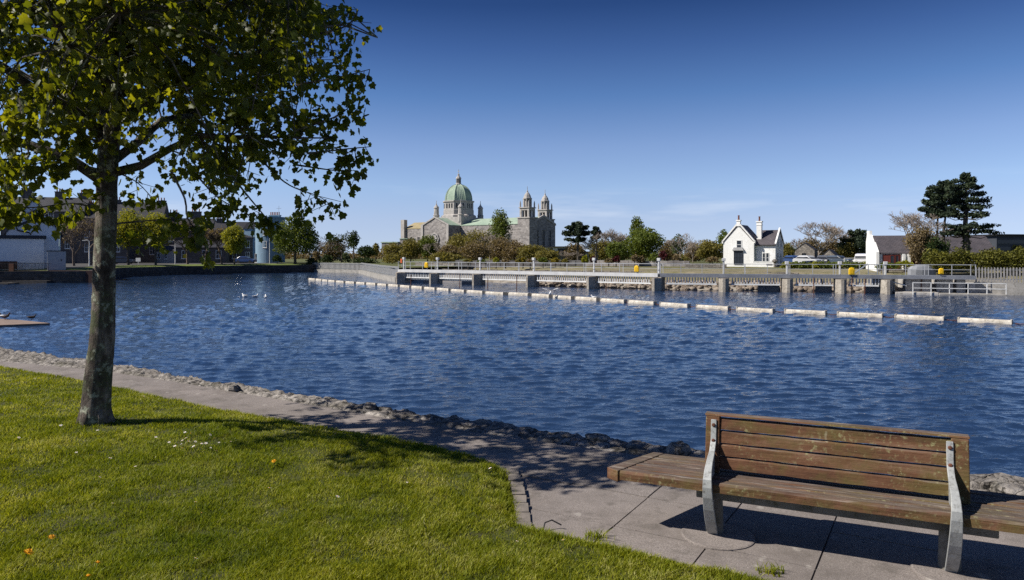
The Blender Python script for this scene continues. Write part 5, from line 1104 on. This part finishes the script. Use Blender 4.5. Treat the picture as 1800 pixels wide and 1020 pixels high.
# ---- walls on the far bank
def wall_run(label, pts, z0, z1, th, mat, name='stone_wall', cap=True):
    m = MB()
    for A, B in zip(pts[:-1], pts[1:]):
        A, B = Vector((*A, 0)), Vector((*B, 0)); d = B-A; n_ = int(d.length/.8)+1; rs = random.Random(int(A.x*7))
        for k in range(n_):
            q = A+d*((k+.5)/n_); m.cbox(q.x, q.y, (z0+z1)/2+rs.uniform(-.05, .05), d.length/n_-.002*(k % 2), th*(1+.06*(k % 3)), z1-z0, math.atan2(d.y, d.x))
    return tag(m.build(name, mat), label, 'wall')
wall_run('long pale rubble wall behind the shrubs of the far bank', [(Xat(800, 112), 113), (Xat(1030, 111), 112), (Xat(1212, 106), 106)], -.6, .95, .45, M_lime)
wall_run('grey rubble wall stepping down to the white cottage', [(Xat(1204, 99), 99), (Xat(1277, 97), 97)], -.6, .6, .5, M_rubble)
wall_run('low grey stone wall in front of the parked cars', [(Xat(1366, 101), 101), (Xat(1452, 100), 100.5), (Xat(1535, 98), 97)], -.6, .42, .45, M_rubble)
wall_run('low pale retaining wall along the gravel of the weir', [(Xat(722, 108), 108), (Xat(1000, 96), 96), (Xat(1262, 88), 88), (Xat(1400, 85), 84.5)], -1.3, -.28, .5, M_rubble, 'retaining_wall')
wall_run('old grey stone wall stump below the left end of the far bank', [(Xat(730, 116), 117), (Xat(800, 113), 113)], -.5, .55, .5, M_rubble)
bb = MB(); p = P(1620, 465, 80); bb.lathe([(1.6, -1), (1.55, .2), (1.2, .55), (.5, .72), (.0, .75)], 14, p.x, p.y, sy=.5); tag(bb.build('boat_cover', pm('grey_tarpaulin', (.24, .25, .27), (.17, .18, .2), 1.2, .8, .4)), 'grey tarpaulin heap on the bank beside the red doors', 'tarpaulin')
# ---- parked cars
def car(px, d, rz, paint, label, van=False, sc=1):
    r_ = empty('parked_van' if van else 'parked_car', (Xat(px, d), d, .3 if px > 1000 else .05), rz, label, 'van' if van else 'car', 'cars parked on the far bank'); Lc_, Wc = (4.6, 1.85) if van else (4.2, 1.72)
    b = MB(); b.prism([(-2.1, .3), (2.1, .3), (2.15, .6), (2.05, .82), (1.2, .95), (-1.9, 1.0), (-2.12, .8)], lambda a, b_, t: (a, t, b_), -Wc/2, Wc/2)
    top_ = [(-1.95, .98), (1.25, .94), (.75, 1.65), (-1.85, 1.75)] if van else [(-1.75, .99), (1.15, .94), (.35, 1.42), (-1.05, 1.46)]
    b.prism(top_, lambda a, b_, t: (a, t*(1-.12*(b_ > 1.2)), b_), -Wc/2+.06, Wc/2-.06); b.build('body', paint, r_, bevel=.06)
    gl = MB(); w2 = [(a*.92, z_ if z_ > 1.2 else z_+.04) for a, z_ in top_]; w2 = [(a, min(z_, top_[2][1]-.1)) for a, z_ in w2]
    gl.prism(w2, lambda a, b_, t: (a, t*(1-.12*(b_ > 1.2)), b_), -Wc/2+.045, Wc/2-.045)
    gl.prism([(top_[1][0]+.012, top_[1][1]+.06), (top_[2][0]+.02, top_[2][1]-.08), (top_[2][0]-.03, top_[2][1]-.08), (top_[1][0]-.05, top_[1][1]+.06)], lambda a, b_, t: (a, t, b_), -Wc/2+.16, Wc/2-.16); gl.build('window_glass', pm('car_glass', (.012, .015, .022), (.016, .02, .028), 1, .4, 0, spec=.08), r_)
    for x in (-1.3, 1.3):
        for s in (-1, 1):
            wh = MB(); wh.lathe([(.2, -.09), (.31, -.09), (.31, .09), (.2, .09)], 14); wh.xform(Matrix.Translation((x, s*(Wc/2-.06), .31)) @ Matrix.Rotation(R(90), 4, 'X')); wh.build('wheel', M_black, r_)
    for s in (-1, 1): hl = MB(); hl.cbox(2.1, s*.6, .7, .1, .34, .16); hl.build('headlight', M_whitepaint, r_, bevel=.03)
def paint(n, c): return pm(n, c, tuple(x*.9 for x in c), 1, .25, 0, spec=.6)
car(1396, 110, R(-75), paint('blue_car_paint', (.03, .06, .16)), 'dark blue car, leftmost in the row behind the wall'); car(1420, 107, R(-62), paint('silver_car_paint', (.45, .46, .48)), 'silver car second from the left in the row'); car(1446, 110, R(-118), paint('grey_car_paint', (.10, .105, .12)), 'grey car with a dark windscreen in the middle of the row'); car(1473, 108, R(-60), paint('slate_blue_car_paint', (.06, .08, .11)), 'dark slate car right of the low barn gable'); car(1514, 106, R(-120), paint('white_van_paint', (.6, .6, .62)), 'white van beside the white gabled house', True)
bm2 = MB(); [bm2.tube([(Xat(px, 103.5), 103.5, 0), (Xat(px, 103.5), 103.5, 1.35)], .05, 5) for px in (1484, 1535)]; bm2.tube([(Xat(1484, 103.5), 103.5, 1.33), (Xat(1535, 103.5), 103.5, 1.38)], .05, 5); tag(bm2.build('height_barrier', M_whitepaint), 'white height barrier at the car park beside the van', 'barrier')

# ---- domed church
ch = empty('cathedral', (Xat(806, 360), 360, 0), R(-35), 'great grey limestone cathedral with green copper dome and twin towers', 'cathedral')
def wal(x0, x1, y0, y1, z1, name='wall', mat=None, z0=-1): m = MB(); m.box(x0, x1, y0, y1, z0, z1); return m.build(name, mat or M_lime, ch)
gable(ch, -30, -8.55, -8, 8, 15.2, 18.6, 'x', M_lime, pm('tawny_lead_roof', (.34, .28, .16), (.26, .22, .13), .3, .8, .2), .15, .25, 'chancel_wall', -1)
gable(ch, 8.55, 50, -9, 12, 16.0, 19.4, 'x', M_lime, M_copper, .2, .3, 'nave_wall', -1)
gable(ch, -8.5, 8.5, -18, 18, 15.9, 19.6, 'y', M_lime, M_copper, .1, .3, 'transept_wall', -1)
for x0, x1 in ((-8.9, -7.4), (7.4, 8.9), (-2.3, -1.7), (1.7, 2.3)): wal(x0, x1, -18.5, -18.02, 16.2 if abs(x0) > 5 else 8, 'buttress', M_limed)
m = MB(); m.prism([(-8.9, 15.7), (0, 19.7), (8.9, 15.7), (8.9, 16.4), (0, 20.4), (-8.9, 16.4)][::-1], lambda a, b, t: (a, t, b), -18.4, -17.9); m.build('gable_coping', M_limed, ch)
m = MB(); m.tube([(0, -18.2, 20.3), (0, -18.2, 22.4)], .16, 5); m.box(-.55, .55, -18.3, -18.1, 21.5, 21.75); m.build('cross', M_limed, ch)
m = MB(); m.tube([(-17, 0, 18.7), (-17, 0, 20.8)], .14, 5); m.box(-17.5, -16.5, -.1, .1, 20, 20.2); m.build('cross', M_limed, ch)
rw = MB(); rw.prism([(2.9*math.cos(a), 9.6+2.9*math.sin(a)) for a in np.linspace(0, 2*math.pi, 8, endpoint=False)], lambda a, b, t: (a, t, b), -18.6, -18.02); rwo = rw.build('rose_window', M_limed, ch)
rg_ = MB(); rg_.prism([(2.2*math.cos(a), 9.6+2.2*math.sin(a)) for a in np.linspace(0, 2*math.pi, 24, endpoint=False)], lambda a, b, t: (a, t, b), -18.65, -18.58); rg_.build('pane', M_glass, rwo)
for a in np.linspace(0, 2*math.pi, 6, endpoint=False): tr_ = MB(); tr_.prism([(1.2*math.cos(a)+.75*math.cos(b), 9.6+1.2*math.sin(a)+.75*math.sin(b)) for b in np.linspace(0, 2*math.pi, 10, endpoint=False)], lambda a_, b_, t: (a_, t, b_), -18.75, -18.64); tr_.build('tracery', M_limed, rwo)
wal(-31.2, -28.8, -9.3, -6.9, 20, 'corner_turret', M_limed)
for x in (14, 20, 26, 32, 38): window(ch, x, 8.5, 1.6, 6.5, -9, (1, 3), M_limed, True, '-y', .25)
for x in (-25, -20, -14): window(ch, x, 8.5, 1.2, 5, -8, (1, 3), M_limed, True, '-y', .25)
for y in (-14, -11): window(ch, y, 6.5, 1.0, 4.5, 8.5, (1, 2), M_limed, True, '+x', .2)
for y in (-4, 1.5, 7): window(ch, y, 9, 1.8, 9, 50, (1, 4), M_limed, True, '+x', .3)
m = MB(); m.prism([(-9.3, 15.8), (1.5, 19.5), (12.3, 15.8), (12.3, 16.7), (1.5, 20.6), (-9.3, 16.7)][::-1], lambda a, b, t: (t, a, b), 49.6, 50.3); m.build('gable_coping', M_limed, ch)
st_ = MB(); st_.cbox(50.4, -5.5, 13, .5, 1.2, 3); st_.build('statue_niche', M_limed, ch)
# drum, dome, lantern
wal(-9, 9, -9, 9, 20.5, 'crossing_base', M_limed)
m = MB(); m.lathe([(9.2, 20.5), (9.2, 21.4), (8.0, 22.0), (8.0, 24.2), (7.8, 24.3), (7.8, 28.2), (8.3, 28.3), (8.3, 28.9), (7.2, 29.0)], 8, 0, 0, R(22.5)); m.build('drum', M_limed, ch)
dw = MB()
for k in range(8):
    a = R(45*k); 
    for s in (-1.6, 0, 1.6):
        c = Vector((7.25*math.cos(a)-s*math.sin(a), 7.25*math.sin(a)+s*math.cos(a), 26.3)); dw.cbox(c.x, c.y, c.z, .12, .75, 2.2, a)
dw.build('drum_windows', M_dark, ch)
dp = [(7.05*math.cos(t)**.85 if t < 1.56 else .5, 29.0+8.3*math.sin(t)) for t in np.linspace(0, 1.45, 12)]+[(.75, 37.25)]
m = MB(); m.lathe(dp, 8, 0, 0, R(22.5)); dome = m.build('dome', M_copper, ch); rb = MB()
for k in range(8):
    a = R(22.5+45*k); rb.tube([(r*math.cos(a)*1.01, r*math.sin(a)*1.01, z+.05) for r, z in dp], .2, 5)
    for j in range(1, 6):
        aa = R(22.5+45*k); ab_ = R(22.5+45*(k+1)); f = j/6; rb.tube([((r*(math.cos(aa)*(1-f)+math.cos(ab_)*f)), (r*(math.sin(aa)*(1-f)+math.sin(ab_)*f)), z+.03) for r, z in dp[:9]], .07, 4)
rb.build('dome_ribs', M_copper, dome)
m = MB(); m.lathe([(1.5, 37), (1.5, 37.8), (1.2, 38), (1.2, 40.2), (1.45, 40.3), (1.3, 40.8), (.7, 41.6), (.5, 41.8), (.5, 42.6), (.12, 43.0)], 8); m.build('lantern', M_limed, ch); m = MB(); m.tube([(0, 0, 42.9), (0, 0, 45)], .13, 5); m.box(-.6, .6, -.08, .08, 44, 44.25); m.build('cross', M_limed, ch)
m = MB()
for k in range(8): a = R(45*k); m.cbox(1.14*math.cos(a), 1.14*math.sin(a), 39.1, .15, .45, 1.9, a)
m.build('lantern_openings', M_dark, ch)
for sx in (-1, 1):
    for sy in (-1, 1):
        cx_, cy_ = sx*7.9, sy*7.9; m = MB(); m.lathe([(1.5, 18), (1.5, 21.5), (1.75, 21.6), (1.3, 22), (1.2, 25.2), (1.5, 25.3), (1.2, 25.9), (.45, 26.8), (.15, 27.6), (.1, 29.2)], 8, cx_, cy_); m.build('corner_turret', M_limed, ch)
for cx_, cy_ in ((48.8, -10.3), (46.6, 8.2)):
    def tw_(x0, z0, z1, name, mat=M_lime): m = MB(); m.box(cx_-x0, cx_+x0, cy_-x0, cy_+x0, z0, z1); return m.build(name, mat, ch)
    tw_(3.2, -1, 18.4, 'tower_shaft'); tw_(3.5, 18.4, 18.9, 'cornice', M_limed)
    # open belfry: four corner piers, arches over
    for sx in (-1, 1):
        for sy in (-1, 1): m = MB(); m.cbox(cx_+sx*2.05, cy_+sy*2.05, 20.9, 1.0, 1.0, 4.0); m.build('belfry_pier', M_limed, ch)
        m = MB(); m.cbox(cx_+sx*2.1, cy_, 20.5, .4, .5, 3.2); m.cbox(cx_, cy_+sx*2.1, 20.5, .5, .4, 3.2); m.build('mullion', M_limed, ch)
    tw_(1.5, 18.9, 22.2, 'belfry_core', M_dark); tw_(2.5, 22.0, 23.0, 'belfry_head', M_limed); tw_(2.9, 23.0, 23.4, 'cornice', M_limed)
    m = MB()
    for k in range(8): a = R(22.5+45*k); m.tube([(cx_+1.75*math.cos(a), cy_+1.75*math.sin(a), 23.4), (cx_+1.75*math.cos(a), cy_+1.75*math.sin(a), 27.2)], .32, 6)
    m.build('lantern_columns', M_limed, ch); m = MB(); m.lathe([(1.0, 23.4), (1.0, 27.2)], 8, cx_, cy_); m.build('lantern_core', M_dark if False else M_limed, ch)
    for sx in (-1, 1):
        for sy in (-1, 1): m = MB(); m.lathe([(.4, 23.4), (.35, 25.4), (.1, 26.4)], 6, cx_+sx*2.3, cy_+sy*2.3); m.build('pinnacle', M_limed, ch)
    m = MB(); m.lathe([(2.15, 27.2), (2.15, 27.6), (1.8, 27.7), (1.5, 28.8), (.9, 29.8), (.4, 30.3), (.3, 31), (.12, 31.2), (.1, 33)], 8, cx_, cy_, R(22.5)); m.build('cap', M_limed, ch)
an = empty('stone_annexe', (Xat(684, 300), 300, 0), R(-20), 'two storey stone building left of the cathedral', 'building')
m = MB(); m.box(-3.6, 4.2, 0, 9, -1, 6.9); m.build('wall', M_lime, an); m = MB(); m.box(4.2, 7.6, 1.5, 9, -1, 8.4); m.build('stair_tower', M_lime, an); m = MB(); m.box(-3.9, 4.2, -.3, 9.3, 6.9, 7.3); m.box(4.22, 8, 1.2, 9.3, 8.4, 8.75); m.build('roof', M_copper, an)
for x, z in ((-1.6, 5), (1.6, 5), (3.2, 5), (-1.6, 2), (1.6, 2)): window(an, x, z, 1.0, 1.5, 0, (0, 1), M_limed, True, '-y', .15)
wf = empty('flat_roofed_building', (Xat(972, 200), 200, 0), R(-4), 'white flat roofed building with dark windows right of the cathedral', 'building')
m = MB(); m.box(-4.2, 4.6, 0, 8, 2.0, 3.9); m.build('wall', M_white, wf); m = MB(); m.box(-4.2, 8, .3, 8, -.5, 2.0); m.build('base', M_rubble, wf); m = MB(); m.box(-4.8, 5.2, -.7, 8.5, 3.9, 4.2); m.build('roof', M_slated, wf)
for x, w_ in ((-2.6, .9), (-.6, 1.0), (2.6, 2.5)): window(wf, x, 3.0, w_, 1.25, 0, (1 if w_ > 1.5 else 0, 0), M_black, True, '-y', .08)
# distant roofs that close the skyline
for i, (px, top, wd, d, lab) in enumerate([(575, 447, 60, 260, 'pale low shed roofs beyond the channel head'), (1010, 444, 50, 210, 'pale ramped wall right of the flat roofed building')]):
    o = empty('shed', (Xat(px, d), d, 0), R(5), lab, 'shed'); h = Zat(top, d); m = MB(); m.box(-wd/F*d/2, wd/F*d/2, 0, 8, -.5, h); m.build('wall', M_concl, o); m = MB(); m.box(-wd/F*d/2-.3, wd/F*d/2+.3, -.3, 8.3, h, h+.3); m.build('roof', M_slated, o)

# ================================================================== LEFT BANK BUILDINGS
# boathouse
bh = empty('boathouse', (Xat(44, 97), 97, .05), R(36), 'white gabled boathouse with a round window on the left bank', 'boathouse')
M_whiteb = pm('boathouse_boards', (.74, .74, .76), (.66, .66, .68), 1.2, .8, .2)
gable(bh, -2.1, 4.1, 0, 8, 4.7, 9.4, 'y', M_whiteb, M_slated, .3, .22)
m = MB(); m.lathe([(.62, -.06), (.62, .06), (.48, .06), (.48, -.06)], 24); m.xform(Matrix.Translation((2.0, -.12, 6.8)) @ Matrix.Rotation(R(90), 4, 'X')); rwd = m.build('round_window', pm('navy_trim', (.03, .03, .07), (.025, .025, .06), 3, .5, 0), bh); m = MB(); m.lathe([(.5, -.02), (.5, .02)], 24); m.xform(Matrix.Translation((2.0, -.1, 6.8)) @ Matrix.Rotation(R(90), 4, 'X')); m.build('pane', M_whiteb, rwd)
for (x0, z0), (x1, z1) in (((-2.8, 6.9), (-1.1, 5.57)), ((-.8, 5.57), (.9, 6.5)), ((-.7, 6.66), (1.6, 7.9))):
    m = MB(); m.prism([(x0, z0), (x1, z1), (x1, z1+.32), (x0, z0+.32)] if x1 > x0 else [(x1, z1), (x0, z0), (x0, z0+.32), (x1, z1+.32)], lambda a, b, t: (a, t, b), -.35, -.0); m.build('dark_board', M_slated, bh)
m = MB(); m.tube([(-1.0, -.3, 5.5), (-.8, -.3, 5.1), (.5, -.3, 4.8), (.65, -.3, 4.5)], .09, 6); m.build('drainpipe', M_black, bh)
lt = empty('lean_to', (Xat(16, 92.6), 92.6, .05), R(35), 'pale flat roofed shed in front of the boathouse', 'shed'); m = MB(); m.box(-9, 3.8, 0, 3.8, -.6, 3.9); m.build('wall', M_whiteb, lt); m = MB(); m.box(-9, 4.05, -.3, 4.0, 3.9, 4.35); m.build('roof', M_slated, lt); m = MB(); m.box(2.4, 3.78, -.02, .0, 0, 3.85); m.build('brick_corner', M_whiteb, lt)
ct = empty('steel_cabinet', (Xat(99, 92.3), 92.3, .05), R(30), 'pale grey steel cabinet right of the boathouse', 'cabinet'); m = MB(); m.box(-1.0, 1.0, 0, 1.6, -.2, 2.25); m.build('body', pm('pale_grey_paint', (.42, .42, .42), (.36, .36, .36), 2, .6, .1), ct, bevel=.03); m = MB(); m.cbox(.55, -.03, 1.1, .06, .06, .3); m.build('handle', M_black, ct); m = MB(); m.box(-1.1, 1.1, -.1, 1.7, 2.25, 2.35); m.build('lid', M_slated, ct)
fp = MB(); fp.tube([(Xat(104, 95), 95, .05), (Xat(105.5, 95), 95, 6.7)], [.09, .06], 8); tag(fp.build('flagpole', pm('pale_green_pole', (.5, .6, .56), (.45, .55, .5), 2, .5, 0)), 'pale slender flagpole beside the boathouse', 'flagpole')
# quay platform with railings
qp = empty('quay_platform', (Xat(40, 91), 90.4, WZ), 0, 'dark brick quay with iron railings in front of the boathouse', 'quay'); m = MB(); m.box(-30, 10.5, 0, 2.2, -.5, 1.55); m.build('wall', pm('dark_brick_quay', (.06, .032, .026), (.04, .022, .02), .8, .9, .4), qp); m = MB()
for k in range(46): m.cbox(-4.4+k*.18, -.05, 2.05, .035, .035, 1.0)
m.box(-4.5, 4, -.08, -.02, 2.5, 2.56); m.build('railing', M_black, qp); m = MB(); m.cbox(-.95, -.1, 1.9, .6, .12, 1.15); m.build('panel', M_rust, qp); m = MB(); m.box(-30, 4.5, -1.6, -.002, -.5, .35); m.build('slipway', M_quay, qp)
m = MB(); m.box(-14, 1, -3.5, -1.6, -.4, .12); m.build('step', M_quay, qp)
db = empty('oil_tank', (Xat(18, 92.2), 92.2, .0), 0, 'dark red barrels behind the quay railing', 'tank'); m = MB(); [m.lathe([(.5, 0), (.55, .1), (.55, .9), (.5, 1.0)], 12, x, 0) for x in (-.9, .25)]; m.build('barrel', M_rust, db)
# town houses
def town(px, d, wd, eave, ridge, rz, label, mat, roof, wins, chim, depth=8, z0=-.1):
    o = empty('town_house', (Xat(px, d), d, z0), rz, label, 'house', 'houses on the left bank'); w_ = wd/F*d; ze, zr = Zat(eave, d)-z0, Zat(ridge, d)-z0
    gable(o, -w_/2, w_/2, 0, depth, ze, zr, 'x', mat, roof, .2, .18)
    for fx, z, a, b in wins: window(o, fx*w_, z, a, b, 0, (1, 1))
    for fx, dz, s in chim: chimney(o, fx*w_, depth/2, zr-.8, zr+dz, s, .9, mat, 3)
    return o
town(75, 150, 130, 372, 346, R(14), 'tall grey stone house behind the boathouse roof', M_town, M_slated, [(f, z, 1.0, 1.9) for f in (-.35, -.15, .1, .3) for z in (4.2, 7.6, 10.2)], [(-.28, 2.0, 1.8), (.12, 1.4, 1.6), (.42, 1.2, 1.4)])
town(180, 152, 80, 385, 368, R(14), 'grey stone house behind the big tree trunk', M_town, M_slated, [(f, z, 1.0, 1.9) for f in (-.3, 0, .3) for z in (3.5, 6.5)], [(-.35, 1.3, 1.5)])
town(240, 166, 84, 386, 355, R(14), 'stone house with a steep dark roof and two chimneys behind the round trees', M_town, M_slated, [(f, z, 1.1, 2.0) for f in (-.3, 0, .3) for z in (3, 6.6)], [(-.46, .6, 1.5), (.4, .6, 2.0)])
town(328, 168, 84, 398, 384, R(14), 'stone house with red chimney pots behind the bare street trees', M_town, M_slated, [(f, z, 1.1, 2.0) for f in (-.3, 0, .3) for z in (2.6, 6)], [(-.32, 1.5, 2.2), (.12, 1.8, 2.4)])
town(290, 158, 60, 441, 432, R(-30), 'pale grey single storey house front by the road', pm('pale_grey_render', (.34, .31, .30), (.28, .26, .25), 1, .9, .2), M_slated, [(-.28, 1.7, 1.1, 1.4), (.05, 1.7, 1.1, 1.4)], [], 6)
town(352, 157, 84, 436, 424, R(14), 'dark stone low house with white sash windows', M_town, M_slated, [(-.3, 2.0, 1.3, 1.8), (.1, 2.0, 1.3, 1.8), (.36, 2.0, 1.2, 1.8)], [], 6)
o = town(412, 164, 72, 418, 390, R(14), 'house with a dark slate roof and skylights joined to the blue tower', M_town, M_slated, [(f, z, 1.0, 1.6) for f in (-.3, 0, .3) for z in (1.8, 4.4)], [(-.40, .9, 1.6)], 10)
sk_ = MB(); [sk_.add([(x, 1.4, 6.95), (x+1.0, 1.4, 6.95), (x+1.0, 2.6, 8.05), (x, 2.6, 8.05)], [(0, 1, 2, 3)]) for x in (1.2, 2.6)]; sk_.build('skylight', M_glass, o)
bt_ = empty('round_tower', (Xat(463, 161), 161, 0), R(-8), 'pale blue round towered building with parapet and chimney pots', 'tower')
m = MB(); m.lathe([(3.25, -1), (3.25, 7.9), (3.38, 7.95), (3.38, 8.2), (3.25, 8.25), (3.25, 10.0), (3.45, 10.1), (3.45, 10.5), (3.1, 10.52), (3.1, 10.1), (.1, 10.1)], 40, 0, 3.3); m.build('wall', M_bluewall, bt_, smooth=False)
m = MB(); m.box(-6.5, -.4, 3.4, 10, -.5, 8.0); m.build('blue_wing', M_bluewall, bt_); m = MB(); m.prism([(-6.8, 7.9), (-.2, 7.9), (-1.0, 9.4), (-5.5, 9.4)][::-1], lambda a, b, t: (a, t, b), 3.2, 10.2); m.build('roof', M_slated, bt_)
for x, z, w_, h in ((.3, 7.6-.6, .9, 1.5), (.3, 4.2, .9, 1.5), (-1.9, 1.1, 1.0, 2.0)):
    yy = 3.3-math.sqrt(max(0, 3.25**2-x*x)); window(bt_, x, z, w_, h, yy+.04, (0, 1))
window(bt_, 2.35, 7.0, .6, 1.5, 3.3-2.2, (0, 0)); window(bt_, -3.4, 4.3, .9, 1.5, 3.4, (0, 1)); window(bt_, -3.4, 1.4, .9, 1.5, 3.4, (0, 1))
chimney(bt_, -.2, 6, 9.8, 11.1, 2.6, .8, M_bluewall, 6); m = MB(); m.tube([(1.5, 4.5, 10), (1.5, 4.5, 13.2)], .03, 4); m.box(.9, 2.1, 4.48, 4.52, 12.6, 12.66); m.build('aerial', M_steel, bt_)
# lamps and cars on the left bank
def lamp(px, d, top, label):
    o = empty('street_lamp', (Xat(px, d), d, 0), 0, label, 'street lamp', 'lamps on the left bank'); h = Zat(top, d); m = MB(); m.tube([(0, 0, -.2), (0, 0, 1.6), (0, 0, h), (-.25, 0, h+.25), (-.7, 0, h+.25)], [.09, .09, .055, .05, .04], 7); m.build('pole', M_whitepaint, o); m = MB(); m.cbox(-.85, 0, h+.17, .5, .22, .16); m.build('lamp_head', M_steel, o, bevel=.04)
lamp(474, 149, 405, 'white street lamp in front of the blue tower'); lamp(157, 115, 425, 'white street lamp just left of the big trunk'); lamp(308, 140, 425, 'thin grey street lamp beside the yellow lifebuoy')
car(215, 138, R(10), paint('navy_car_paint', (.02, .03, .06)), 'navy car parked under the round tree right of the trunk'); bpy.context.view_layer.update()
car(432, 152, R(-5), paint('deep_blue_car_paint', (.02, .05, .16)), 'deep blue car parked at the foot of the blue tower')
for n_ in ('navy car', 'deep blue'):
    for ob in scene.objects:
        if ob.get('label', '').startswith(n_): ob['group'] = 'cars on the left bank'
sg = MB(); sg.cbox(Xat(243, 136), 136, .9, .9, .08, .7); sg.cbox(Xat(243, 136), 136, .2, .08, .06, .9); tag(sg.build('notice_board', M_whitepaint), 'white notice board on the grass beside the navy car', 'sign')
